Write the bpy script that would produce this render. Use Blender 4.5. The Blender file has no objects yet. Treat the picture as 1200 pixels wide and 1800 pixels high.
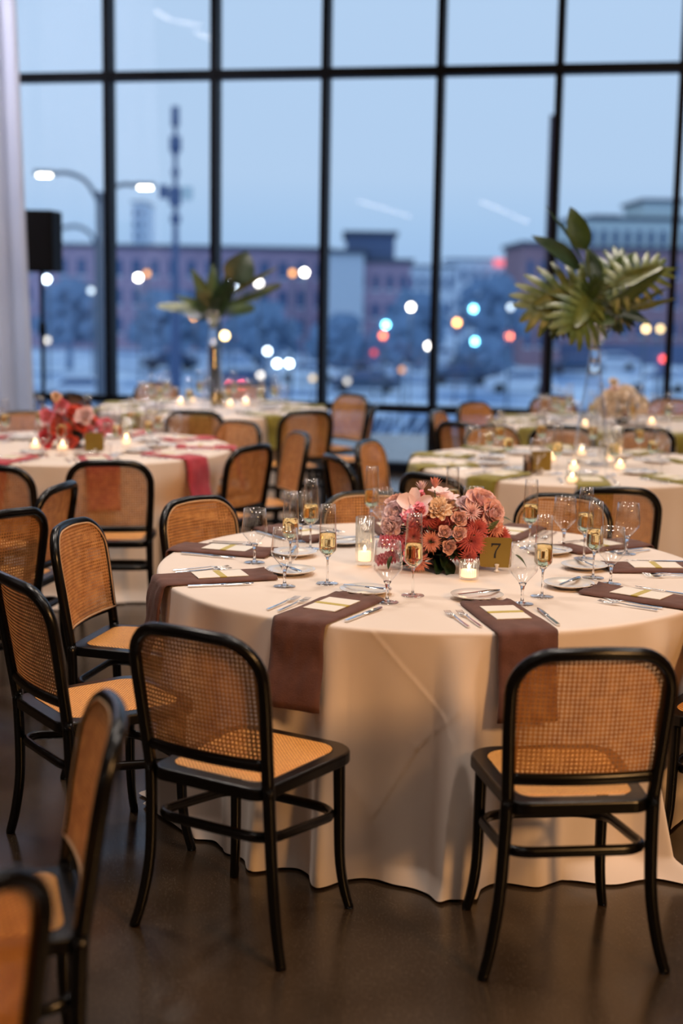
import bpy, bmesh, math, random
from math import sin, cos, pi, radians, atan2, hypot, degrees, tan, sqrt
from mathutils import Vector, Matrix

C = bpy.context.scene
COL = C.collection
# ------------------------------------------------------------------ camera
CAM = Vector((0, 0, 1.72)); PITCH = radians(8.95); ROLL = radians(0.95); FPX = 2500.0
_f = Vector((0, cos(PITCH), -sin(PITCH))); _r0 = Vector((1, 0, 0)); _u0 = _r0.cross(_f)
_r = cos(ROLL)*_r0 + sin(ROLL)*_u0; _u = -sin(ROLL)*_r0 + cos(ROLL)*_u0
cd = bpy.data.cameras.new('camera'); cam = bpy.data.objects.new('camera', cd); COL.objects.link(cam)
M = Matrix((_r, _u, -_f)).transposed().to_4x4(); M.translation = CAM
cam.matrix_world = M
cd.sensor_fit = 'VERTICAL'; cd.sensor_height = 36; cd.lens = 50
cd.dof.use_dof = True; cd.dof.focus_distance = 4.6; cd.dof.aperture_fstop = 1.4
cd.clip_end = 2000
C.camera = cam
def ray(x, y):
    d = _f + _r*((x-600)/FPX) + _u*((900-y)/FPX)
    return d/d.y
def at_z(x, y, z):
    d = ray(x, y); return CAM + d*((z-CAM.z)/d.z)
def at_y(x, y, Y): return CAM + ray(x, y)*Y
def proj(p):
    v = Vector(p)-CAM; d = v.dot(_f); return 600+FPX*v.dot(_r)/d, 900-FPX*v.dot(_u)/d
# ------------------------------------------------------------------ sky
w = bpy.data.worlds.new('dusk_sky'); C.world = w; w.use_nodes = True
nt = w.node_tree; nt.nodes.clear()
tc = nt.nodes.new('ShaderNodeTexCoord'); sx = nt.nodes.new('ShaderNodeSeparateXYZ'); cr = nt.nodes.new('ShaderNodeValToRGB')
bg = nt.nodes.new('ShaderNodeBackground'); ow = nt.nodes.new('ShaderNodeOutputWorld')
nt.links.new(tc.outputs['Generated'], sx.inputs[0]); nt.links.new(sx.outputs['Z'], cr.inputs[0])
nt.links.new(cr.outputs[0], bg.inputs[0]); nt.links.new(bg.outputs[0], ow.inputs[0])
el = cr.color_ramp.elements
el[0].position = 0.0; el[0].color = (.33, .51, .79, 1)
el[1].position = 1.0; el[1].color = (.44, .62, .90, 1)
for p_, c_ in ((.04, (.39, .58, .83, 1)), (.075, (.46, .63, .85, 1)), (.16, (.47, .64, .86, 1)), (.25, (.48, .65, .87, 1))):
    e = el.new(p_); e.color = c_
bg.inputs[1].default_value = 1.05
# ------------------------------------------------------------------ room lights
WARM = (1.0, .74, .50)
def area(name, loc, target, size, power, col=WARM, sy=None):
    d = bpy.data.lights.new(name, 'AREA'); d.size = size; d.color = col; d.energy = power
    if sy: d.shape = 'RECTANGLE'; d.size_y = sy
    o = bpy.data.objects.new(name, d); COL.objects.link(o); o.location = loc
    o.rotation_euler = (Vector(target)-Vector(loc)).to_track_quat('-Z', 'Y').to_euler()
    return o
DN = (.93, .82, .73)
for x_, y_, p_ in ((.2, 5.9, 205), (.6, 3.0, 210), (-2.2, 5.0, 300), (3.2, 4.0, 250), (-1.7, 8.6, 330), (1.9, 8.4, 330), (-1.0, 11.4, 260), (2.4, 11.0, 200), (-1.5, .5, 90)):
    a_ = area('ceiling_or_fill_lamp', (x_, y_, 5.55), (x_, y_, 0), .7, p_*.155, DN); a_.data.spread = radians(118)
a_ = area('ceiling_or_fill_lamp', (-4.0, 11.3, 5.5), (-3.6, 12.5, 2.2), .5, 105, (.95, .90, 1.0)); a_.data.spread = radians(110)  # added cool fill aimed at the drape to brighten it, not a fixture
# added warm fill behind the camera, warms the upright cloth sides
area('warm_fill', (5.2, -2.6, 4.6), (.3, 4.5, .7), 1.5, 400, (1.0, .52, .19), 1.2)
C.view_settings.view_transform = 'Standard'; C.view_settings.look = 'None'
C.view_settings.gamma = 1; C.view_settings.use_curve_mapping = False
C.view_settings.exposure = 0.0
C.cycles.transparent_max_bounces = 48; C.cycles.max_bounces = 12; C.cycles.transmission_bounces = 12
C.cycles.sample_clamp_indirect = 6.0
random.seed(7)
# ------------------------------------------------------------------ materials
def mat(name, col=(.5, .5, .5), rough=.5, metal=0, spec=.5, sheen=0, coat=0, build=None, emit=None, es=0):
    m = bpy.data.materials.new(name); m.use_nodes = True; t = m.node_tree
    b = t.nodes['Principled BSDF']
    b.inputs['Base Color'].default_value = (*col, 1); b.inputs['Roughness'].default_value = rough
    b.inputs['Metallic'].default_value = metal; b.inputs['Specular IOR Level'].default_value = spec
    if sheen: b.inputs['Sheen Weight'].default_value = sheen
    if coat: b.inputs['Coat Weight'].default_value = coat; b.inputs['Coat Roughness'].default_value = .2
    if emit: b.inputs['Emission Color'].default_value = (*emit, 1); b.inputs['Emission Strength'].default_value = es
    if build: build(t, b)
    return m
def N(t, kind, **kw):
    n = t.nodes.new(kind)
    for k, v in kw.items():
        if k in n.inputs: n.inputs[k].default_value = v
        else: setattr(n, k, v)
    return n
def noise_col(a, bcol, scale=8, bump=0, bscale=None, detail=6, coord='Object', stretch=(1, 1, 1), lo=.35, hi=.65):
    def f(t, b):
        tc = N(t, 'ShaderNodeTexCoord'); mp = N(t, 'ShaderNodeMapping'); mp.inputs['Scale'].default_value = stretch
        t.links.new(tc.outputs[coord], mp.inputs[0])
        n = N(t, 'ShaderNodeTexNoise', Scale=scale, Detail=detail); t.links.new(mp.outputs[0], n.inputs['Vector'])
        r = N(t, 'ShaderNodeValToRGB'); r.color_ramp.elements[0].color = (*a, 1); r.color_ramp.elements[1].color = (*bcol, 1)
        r.color_ramp.elements[0].position = lo; r.color_ramp.elements[1].position = hi
        t.links.new(n.outputs[0], r.inputs[0]); t.links.new(r.outputs[0], b.inputs['Base Color'])
        if bump:
            n2 = N(t, 'ShaderNodeTexNoise', Scale=bscale or scale*6, Detail=4); t.links.new(mp.outputs[0], n2.inputs['Vector'])
            bp = N(t, 'ShaderNodeBump', Strength=bump, Distance=.01); t.links.new(n2.outputs[0], bp.inputs['Height'])
            t.links.new(bp.outputs[0], b.inputs['Normal'])
    return f
def b_floor(t, b):
    tc = N(t, 'ShaderNodeTexCoord')
    n = N(t, 'ShaderNodeTexNoise', Scale=1.1, Detail=8, Roughness=.6); t.links.new(tc.outputs['Object'], n.inputs['Vector'])
    r = N(t, 'ShaderNodeValToRGB'); r.color_ramp.elements[0].color = (.022, .014, .008, 1); r.color_ramp.elements[1].color = (.060, .038, .022, 1)
    r.color_ramp.elements[0].position = .3; r.color_ramp.elements[1].position = .72
    t.links.new(n.outputs[0], r.inputs[0])
    s = N(t, 'ShaderNodeTexVoronoi', Scale=170); t.links.new(tc.outputs['Object'], s.inputs['Vector'])
    r2 = N(t, 'ShaderNodeValToRGB'); r2.color_ramp.elements[0].color = (1, 1, 1, 1); r2.color_ramp.elements[1].color = (0, 0, 0, 1)
    r2.color_ramp.elements[0].position = .10; r2.color_ramp.elements[1].position = .24
    t.links.new(s.outputs['Distance'], r2.inputs[0])
    mx = N(t, 'ShaderNodeMix', data_type='RGBA', blend_type='MIX'); mx.inputs[7].default_value = (.26, .20, .14, 1)
    t.links.new(r.outputs[0], mx.inputs[6])
    n3 = N(t, 'ShaderNodeTexNoise', Scale=14, Detail=3); t.links.new(tc.outputs['Object'], n3.inputs['Vector'])
    mm = N(t, 'ShaderNodeMath', operation='MULTIPLY'); t.links.new(r2.outputs[0], mm.inputs[0]); t.links.new(n3.outputs[0], mm.inputs[1])
    t.links.new(mm.outputs[0], mx.inputs[0]); t.links.new(mx.outputs[2], b.inputs['Base Color'])
    rr = N(t, 'ShaderNodeMapRange'); rr.inputs['To Min'].default_value = .14; rr.inputs['To Max'].default_value = .30
    t.links.new(n.outputs[0], rr.inputs[0]); t.links.new(rr.outputs[0], b.inputs['Roughness'])
def b_seat(t, b):
    tc = N(t, 'ShaderNodeTexCoord')
    hs = []
    for rot in (0.785, -0.785):
        mp = N(t, 'ShaderNodeMapping'); mp.inputs['Rotation'].default_value = (0, 0, rot); t.links.new(tc.outputs['Object'], mp.inputs[0])
        wv = N(t, 'ShaderNodeTexWave', Scale=38, Distortion=1.5); wv.inputs['Detail Scale'].default_value = 6
        t.links.new(mp.outputs[0], wv.inputs['Vector']); hs.append(wv)
    ad = N(t, 'ShaderNodeMath', operation='MULTIPLY'); t.links.new(hs[0].outputs[1], ad.inputs[0]); t.links.new(hs[1].outputs[1], ad.inputs[1])
    r = N(t, 'ShaderNodeValToRGB'); r.color_ramp.elements[0].color = (.38, .12, .018, 1); r.color_ramp.elements[1].color = (1.0, .50, .11, 1)
    r.color_ramp.elements[0].position = .0; r.color_ramp.elements[1].position = .55
    t.links.new(ad.outputs[0], r.inputs[0]); t.links.new(r.outputs[0], b.inputs['Base Color'])
    bp = N(t, 'ShaderNodeBump', Strength=.5, Distance=.002); t.links.new(ad.outputs[0], bp.inputs['Height']); t.links.new(bp.outputs[0], b.inputs['Normal'])
MAT = {}
MAT['floor'] = mat('polished_concrete', rough=.3, spec=.9, build=b_floor)
MAT['wall'] = mat('warm_plaster', (.24, .17, .11), .9)
MAT['ceiling'] = mat('ceiling_paint', (.18, .145, .11), .9)
MAT['frame'] = mat('black_window_metal', (.002, .003, .007), .5, spec=.2)
MAT['black'] = mat('black_lacquered_wood', (.0025, .0022, .0025), .27, spec=.45)
MAT['cane'] = mat('cane', (.5, .26, .1), .55, build=noise_col((.50, .21, .065), (.72, .345, .115), 30, .3, 400, stretch=(1, 1, 1)))
MAT['spline'] = mat('cane_spline', (.72, .45, .24), .5)
MAT['seatcane'] = mat('tight_cane', rough=.5, build=b_seat)
MAT['linen'] = mat('cream_linen', (.80, .70, .58), .75, sheen=.25, build=noise_col((.80, .68, .59), (.84, .725, .64), 3, .06, 500))
MAT['mauve'] = mat('dusty_brown_napkin', rough=.85, sheen=.08, build=noise_col((.105, .040, .029), (.145, .060, .045), 20, .25, 300))
MAT['red'] = mat('red_napkin', rough=.85, sheen=.3, build=noise_col((.42, .03, .055), (.5, .04, .07), 20, .2, 300))
MAT['olive'] = mat('olive_napkin', rough=.85, sheen=.3, build=noise_col((.20, .17, .015), (.25, .21, .02), 20, .2, 300))
MAT['card'] = mat('cream_card', (.82, .75, .66), .8)
MAT['band'] = mat('gold_band', (.55, .42, .07), .45)
MAT['goldsign'] = mat('gold_sign', (.29, .19, .03), .35, metal=.35)
MAT['ink'] = mat('dark_ink', (.012, .01, .01), .6)
MAT['steel'] = mat('polished_steel', (.75, .75, .76), .12, metal=1)
MAT['china'] = mat('glazed_china', (.82, .76, .70), .18, coat=.5)
MAT['wax'] = mat('candle_wax', (.85, .75, .6), .5, emit=(1, .58, .30), es=2.2)  # emission stands in for flame light glowing through the wax
MAT['flame'] = mat('candle_flame', (1, .7, .4), .5, emit=(1, .60, .28), es=20)
MAT['speaker'] = mat('black_plastic', (.002, .002, .003), .7, spec=.2)
MAT['curtain'] = mat('white_drape', (.74, .72, .76), .9, build=noise_col((.62, .64, .76), (.70, .72, .83), 2, .05, 200))  # bluish tone puts the window's sky light into the white cloth
MAT['stem'] = mat('green_stem', (.10, .14, .03), .6)
def leafmat(name, a, b_, rough=.35): return mat(name, rough=rough, spec=.6, build=noise_col(a, b_, 9, .2, 60))
MAT['leaf'] = leafmat('glossy_leaf', (.022, .055, .012), (.075, .115, .022))
MAT['leafd'] = leafmat('dark_leaf', (.010, .030, .012), (.03, .055, .018))
MAT['leafy'] = leafmat('yellow_green_leaf', (.050, .090, .020), (.17, .19, .045))
def petal(name, a, b_): return mat(name, rough=.75, sheen=.3, build=noise_col(a, b_, 35, .1, 120))
MAT['rose'] = petal('dusty_pink_petal', (.90, .50, .47), (.96, .68, .63))
MAT['blush'] = petal('blush_petal', (.93, .64, .64), (.97, .79, .78))
MAT['peach'] = petal('peach_petal', (.95, .62, .40), (.98, .78, .58))
MAT['mauvep'] = petal('mauve_rose_petal', (.86, .45, .38), (.95, .68, .58))
MAT['mum'] = petal('brick_red_petal', (.58, .075, .07), (.76, .17, .14))
MAT['coral'] = petal('coral_petal', (.84, .27, .19), (.94, .46, .34))
MAT['hot'] = petal('hot_pink_petal', (.86, .17, .27), (.95, .40, .47))
MAT['redp'] = petal('red_petal', (.62, .02, .05), (.78, .05, .09))
MAT['redo'] = petal('vermilion_petal', (.62, .05, .02), (.74, .10, .05))
MAT['cream'] = petal('cream_petal', (.90, .76, .62), (.95, .86, .74))
MAT['bowl'] = mat('dark_ceramic', (.008, .006, .006), .3)

def thin_glass(name, tint=(1, 1, 1), base=.03, edge=.75, rough=.0, power=3.0):
    m = bpy.data.materials.new(name); m.use_nodes = True; t = m.node_tree; t.nodes.clear()
    o = t.nodes.new('ShaderNodeOutputMaterial'); mx = t.nodes.new('ShaderNodeMixShader')
    tr = t.nodes.new('ShaderNodeBsdfTransparent'); gl = t.nodes.new('ShaderNodeBsdfGlossy')
    tr.inputs[0].default_value = (*tint, 1); gl.inputs['Roughness'].default_value = rough; gl.inputs[0].default_value = (1, 1, 1, 1)
    lw = t.nodes.new('ShaderNodeLayerWeight'); lw.inputs['Blend'].default_value = .5
    pw = N(t, 'ShaderNodeMath', operation='POWER'); pw.inputs[1].default_value = power
    mr = t.nodes.new('ShaderNodeMapRange'); mr.inputs['To Min'].default_value = base; mr.inputs['To Max'].default_value = edge
    t.links.new(lw.outputs['Facing'], pw.inputs[0]); t.links.new(pw.outputs[0], mr.inputs[0]); t.links.new(mr.outputs[0], mx.inputs[0])
    t.links.new(tr.outputs[0], mx.inputs[1]); t.links.new(gl.outputs[0], mx.inputs[2]); t.links.new(mx.outputs[0], o.inputs[0])
    return m
MAT['pane'] = thin_glass('window_glass', (.95, .97, 1.0), .035, .9, 0, 4.0)
MAT['glass'] = thin_glass('thin_crystal', (.985, .985, .985), .045, .85, .02, 2.6)
MAT['foot'] = thin_glass('foot_crystal', (.97, .98, 1), .16, .8, .06, 1.6)
MAT['ribglass'] = thin_glass('ribbed_glass', (.93, .94, .93), .10, .8, .05, 2.0)
def solid_glass(name, col=(1, 1, 1), ior=1.45, rough=0):
    m = bpy.data.materials.new(name); m.use_nodes = True; t = m.node_tree; t.nodes.clear()
    o = t.nodes.new('ShaderNodeOutputMaterial'); g = t.nodes.new('ShaderNodeBsdfGlass')
    g.inputs['Color'].default_value = (*col, 1); g.inputs['IOR'].default_value = ior; g.inputs['Roughness'].default_value = rough
    t.links.new(g.outputs[0], o.inputs[0]); return m
MAT['sglass'] = solid_glass('solid_crystal')
MAT['champ'] = solid_glass('champagne', (1.0, .91, .66), 1.33)
def emis(name, col, s, nosample=True):
    m = bpy.data.materials.new(name); m.use_nodes = True; t = m.node_tree; t.nodes.clear()
    o = t.nodes.new('ShaderNodeOutputMaterial'); g = t.nodes.new('ShaderNodeEmission')
    g.inputs[0].default_value = (*col, 1); g.inputs[1].default_value = s; t.links.new(g.outputs[0], o.inputs[0])
    if nosample: m.cycles.emission_sampling = 'NONE'
    return m
# ------------------------------------------------------------------ helpers
def me(name, verts, faces, m, smooth=True, mats=None, fm=None):
    d = bpy.data.meshes.new(name); d.from_pydata([tuple(v) for v in verts], [], faces)
    for mm in (mats or [m]): d.materials.append(mm)
    if fm: d.polygons.foreach_set('material_index', fm)
    if smooth: d.polygons.foreach_set('use_smooth', [True]*len(d.polygons))
    d.update(); return d
def ob(name, mesh, parent=None, loc=(0, 0, 0), rot=(0, 0, 0), label=None):
    o = bpy.data.objects.new(name, mesh); COL.objects.link(o); o.location = loc; o.rotation_euler = rot
    if parent: o.parent = parent
    if label: o['label'] = label
    return o
def tag(o, label, cat, group=None):
    o['label'] = label; o['category'] = cat
    if group: o['group'] = group
    return o
def empty(name, loc=(0, 0, 0), rz=0):
    o = bpy.data.objects.new(name, None); COL.objects.link(o); o.location = loc; o.rotation_euler = (0, 0, rz)
    o.empty_display_size = .1; return o
def struct(o): o['kind'] = 'structure'; return o
def kids(o): return [c for c in ALLK.get(o.name, [])]
ALLK = {}
def copy_tree(o, parent=None):
    c = o.copy(); COL.objects.link(c); c.parent = parent
    for ch in list(o.children): copy_tree(ch, c)
    return c
class MB:
    def __init__(s): s.v = []; s.f = []; s.m = []; s.cm = 0
    def add(s, v, f):
        k = len(s.v); s.v += [Vector(p) for p in v]; s.f += [tuple(i+k for i in q) for q in f]; s.m += [s.cm]*len(f); return s
    def box(s, a, b):
        x0, y0, z0 = a; x1, y1, z1 = b
        return s.add([(x0, y0, z0), (x1, y0, z0), (x1, y1, z0), (x0, y1, z0), (x0, y0, z1), (x1, y0, z1), (x1, y1, z1), (x0, y1, z1)],
                     [(0, 3, 2, 1), (4, 5, 6, 7), (0, 1, 5, 4), (1, 2, 6, 5), (2, 3, 7, 6), (3, 0, 4, 7)])
    def obox(s, c, ux, hx, hy, hz):
        uy = Vector((-ux.y, ux.x, 0)); c = Vector(c); v = []
        for z in (-hz, hz):
            for a, b in ((-1, -1), (1, -1), (1, 1), (-1, 1)): v.append(c + ux*hx*a + uy*hy*b + Vector((0, 0, z)))
        return s.add(v, [(0, 3, 2, 1), (4, 5, 6, 7), (0, 1, 5, 4), (1, 2, 6, 5), (2, 3, 7, 6), (3, 0, 4, 7)])
    def tube(s, pts, r, n=10, closed=False, sq=(1, 1), up=Vector((0, 0, 1)), cap=True):
        pts = [Vector(p) for p in pts]; k = len(pts); V = []; F = []
        pn = None
        for i, p in enumerate(pts):
            a = pts[(i-1) % k] if (closed or i > 0) else p; b = pts[(i+1) % k] if (closed or i < k-1) else p
            t = (b-a).normalized()
            if pn is None:
                q = up if abs(t.dot(up)) < .95 else Vector((0, 1, 0))
                pn = (q - t*q.dot(t)).normalized()
            else: pn = (pn - t*pn.dot(t)).normalized()
            bn = t.cross(pn); rr = r[i] if isinstance(r, (list, tuple)) else r
            for j in range(n):
                an = 2*pi*j/n; V.append(p + pn*cos(an)*rr*sq[0] + bn*sin(an)*rr*sq[1])
        L = k if closed else k-1
        for i in range(L):
            for j in range(n):
                a = i*n+j; b = i*n+(j+1) % n; c = ((i+1) % k)*n+(j+1) % n; d = ((i+1) % k)*n+j; F.append((a, b, c, d))
        if not closed and cap: F.append(tuple(range(n))[::-1]); F.append(tuple((k-1)*n+j for j in range(n)))
        return s.add(V, F)
    def lathe(s, prof, n=24, c=(0, 0, 0), ribs=0, ribamp=0, capb=False, capt=False):
        V = []; F = []; c = Vector(c)
        for (r, z) in prof:
            for j in range(n):
                a = 2*pi*j/n; rr = r*(1+ribamp*cos(ribs*a)) if ribs else r
                V.append(c+Vector((rr*cos(a), rr*sin(a), z)))
        for i in range(len(prof)-1):
            for j in range(n): F.append((i*n+j, i*n+(j+1) % n, (i+1)*n+(j+1) % n, (i+1)*n+j))
        if capb: F.append(tuple(range(n))[::-1])
        if capt: F.append(tuple((len(prof)-1)*n+j for j in range(n)))
        return s.add(V, F)
    def mesh(s, name, m, smooth=True, mats=None): return me(name, s.v, s.f, m, smooth, mats, s.m if mats else None)
def smoothpath(pts, n=6):
    pts = [Vector(p) for p in pts]; out = []
    for i in range(len(pts)-1):
        p0 = pts[max(i-1, 0)]; p1 = pts[i]; p2 = pts[i+1]; p3 = pts[min(i+2, len(pts)-1)]
        for k in range(n):
            t = k/n; out.append(.5*((2*p1)+(p2-p0)*t+(2*p0-5*p1+4*p2-p3)*t*t+(3*p1-p0-3*p2+p3)*t**3))
    out.append(pts[-1]); return out
def lerp(a, b, t): return a+(b-a)*t
# ------------------------------------------------------------------ the setting
WA = math.atan(.222); WU = Vector((cos(WA), -sin(WA), 0)); WN = Vector((sin(WA), cos(WA), 0))
W0 = Vector((.534, 13.411, 0))                       # a point of the window wall
def wallpt(s, z=0, off=0): return W0 + WU*s + WN*off + Vector((0, 0, z))
CEIL = 5.7
fl = MB().box((-13, -9, -.2), (9.5, 17, 0)).mesh('floor', MAT['floor'], False)
struct(ob('floor', fl))
struct(ob('ceiling', MB().box((-13, -9, CEIL), (9.5, 17, CEIL+.2)).mesh('ceiling', MAT['ceiling'], False)))
struct(ob('wall_left', MB().box((-13, -9, 0), (-12.8, 17, CEIL)).mesh('wall_left', MAT['wall'], False)))
struct(ob('wall_right', MB().box((9.3, -9, 0), (9.5, 17, CEIL)).mesh('wall_right', MAT['wall'], False)))
struct(ob('wall_back', MB().box((-12.8, -9, 0), (9.3, -8.8, CEIL)).mesh('wall_back', MAT['wall'], False)))
win = struct(empty('window_1'))
SP = 1.065; s0 = -(sqrt((.534+.2)**2+(13.574-13.411)**2))
bays = [s0 + SP*k for k in range(-6, 9)]
ZT = [.10, .608, 3.668, CEIL]
mb = MB().box((-.032, -.10, 0), (.032, .07, CEIL)).mesh('mullion', MAT['frame'], False)
rz = -WA
for s in bays: ob('mullion', mb, win, wallpt(s), (0, 0, rz))
L0 = bays[0]; L1 = bays[-1]
for z, h in ((.05, .05), (.608, .035), (3.668, .042), (CEIL-.04, .04)):
    ob('transom', MB().box((0, -.09, -h), (L1-L0, .05, h)).mesh('transom', MAT['frame'], False), win, wallpt(L0, z), (0, 0, rz))
for k in range(len(bays)-1):
    for a, b in zip(ZT[:-1], ZT[1:]):
        ob('pane', me('pane', [(0, 0, a), (SP, 0, a), (SP, 0, b), (0, 0, b)], [(0, 1, 2, 3)], MAT['pane'], False), win, wallpt(bays[k], 0), (0, 0, rz))
# wall ends beside the glazing
eL = wallpt(L0); eR = wallpt(L1)
struct(ob('wall_rear_left', MB().obox((eL+Vector((-13, eL.y+.222*(eL.x+13), 0)))/2+Vector((0, 0, CEIL/2)), WU, ((eL.x+13)/cos(WA))/2, .1, CEIL/2).mesh('wall_rear', MAT['wall'], False)))
struct(ob('wall_rear_right', MB().obox((eR+Vector((9.5, eR.y-.222*(9.5-eR.x), 0)))/2+Vector((0, 0, CEIL/2)), WU, ((9.5-eR.x)/cos(WA))/2, .1, CEIL/2).mesh('wall_rear', MAT['wall'], False)))
# linear ceiling fixtures (they show as pale streaks in the glass)
LM = emis('lamp_strip', (1, .86, .78), 11.0, False)
def mirror(p):
    v = Vector(p)-W0; return Vector(p) - 2*WN*v.dot(WN)
def streak(p1, p2, z):
    # real position of a fixture at height z whose reflection in the glass runs from p1 to p2
    out = []
    for p in (p1, p2):
        d = ray(*p); q = CAM + d*((z-CAM.z)/d.z); out.append(mirror(q))
    return out
fx = [((628, 352), (762, 392), 3.4), ((846, 354), (894, 374), 3.4), ((900, 378), (928, 390), 3.4), ((243, 2), (300, 34), 5.55), ((308, 36), (352, 44), 5.55), ((345, 56), (372, 68), 5.55), ((92, 20), (92, 118), 5.55), ((92, 180), (92, 250), 5.55)]
for i, (a, b, z) in enumerate(fx):
    p, q = streak(a, b, z)
    if min(p.y, q.y) < -8.7 or max(abs(p.x), abs(q.x)) > 9:
        pass
    mid = (p+q)/2; d = q-p; L = d.length
    if L < .2: continue
    if L > 6: q = p+d*6/L; d = q-p; L = 6; mid = (p+q)/2
    if mid.y < -8.5 or mid.x < -12.3 or mid.x > 9: continue
    r_ = empty('linear_lamp', mid, atan2(d.y, d.x))
    tag(r_, ['long slim pendant lamp reflected as a pale streak in the middle pane', 'slim pendant lamp reflected above the distant white roofs', 'short pendant lamp reflected beside the palm leaves', 'ceiling strip lamp reflected at the top of the glass', 'second ceiling strip lamp of the top reflection', 'last ceiling strip lamp of the top reflection', 'ceiling strip lamp reflected beside the drape', 'lower ceiling strip lamp reflected beside the drape'][i], 'lamp', 'linear lamps over the room')
    ob('housing', MB().box((-L/2, -.05, .0), (L/2, .05, .06)).mesh('housing', MAT['frame'], False), r_)
    ob('diffuser', MB().box((-L/2+.01, -.04, -.015), (L/2-.01, .04, -.001)).mesh('diffuser', LM, False), r_)
    if z < 5:
        for sx_ in (-.4, .4): ob('cable', MB().tube([(L*sx_, 0, .06), (L*sx_, 0, CEIL-z-.002)], .004, 5).mesh('cable', MAT['frame'], False), r_)
# white drape at the left
v = []; f = []
nx, nz = 120, 14; cp0 = at_y(-330, 400, 12.3); 
for j in range(nz+1):
    z = .02 + (5.6-.02)*j/nz
    for i in range(nx+1):
        t = i/nx; xr = lerp(-2.67, -2.84, j/nz)*1.0
        x = lerp(-5.2, xr, t); y = 12.45 - .10*(x+2.7)*0 + .07*sin(t*62)+.03*sin(t*23+2)
        v.append((x, y + .02*sin(z*1.3+t*9), z))
for j in range(nz):
    for i in range(nx): a = j*(nx+1)+i; f.append((a, a+1, a+nx+2, a+nx+1))
_t = MAT['curtain'].node_tree; _b = _t.nodes['Principled BSDF']; _tl = _t.nodes.new('ShaderNodeBsdfTranslucent'); _tl.inputs[0].default_value = (.95, .95, .98, 1)
_mx = _t.nodes.new('ShaderNodeMixShader'); _mx.inputs[0].default_value = .55; _t.links.new(_b.outputs[0], _mx.inputs[1]); _t.links.new(_tl.outputs[0], _mx.inputs[2])
_t.links.new(_mx.outputs[0], [n for n in _t.nodes if n.type == 'OUTPUT_MATERIAL'][0].inputs[0])
dr = ob('drape', me('drape', v, f, MAT['curtain'])); 
tag(dr, 'floor length white drape hanging in folds at the left of the glass', 'curtain')

# ------------------------------------------------------------------ chair
def back_y(x, z):
    t = max(0, (z-.46)/.415); return -.195 - .068*t**1.15 - .030*(1-min(1, (x/.2)**2))*min(1, t*3+.25)
def hoop_pts(inset=0.0, n=9):
    hw = .199-inset; top = .861-inset; P = []
    R_ = .105
    for i in range(10):
        z = lerp(.455, top-R_, i/10); P.append((-lerp(.186-inset, hw, min(1, (z-.455)/.25)), z))
    for i in range(n+1):
        a = pi - (pi/2)*i/n; P.append((-hw+R_+R_*cos(a), top-R_+R_*sin(a)))
    m = [( -x, z) for x, z in P[::-1]]
    mid = [(lerp(P[-1][0], m[0][0], k/6), top+.004*sin(pi*k/6)) for k in range(1, 6)]
    return P + mid + m
def inside(poly, x, z):
    c = False; n = len(poly); j = n-1
    for i in range(n):
        xi, zi = poly[i]; xj, zj = poly[j]
        if (zi > z) != (zj > z) and x < (xj-xi)*(z-zi)/(zj-zi)+xi: c = not c
        j = i
    return c
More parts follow.
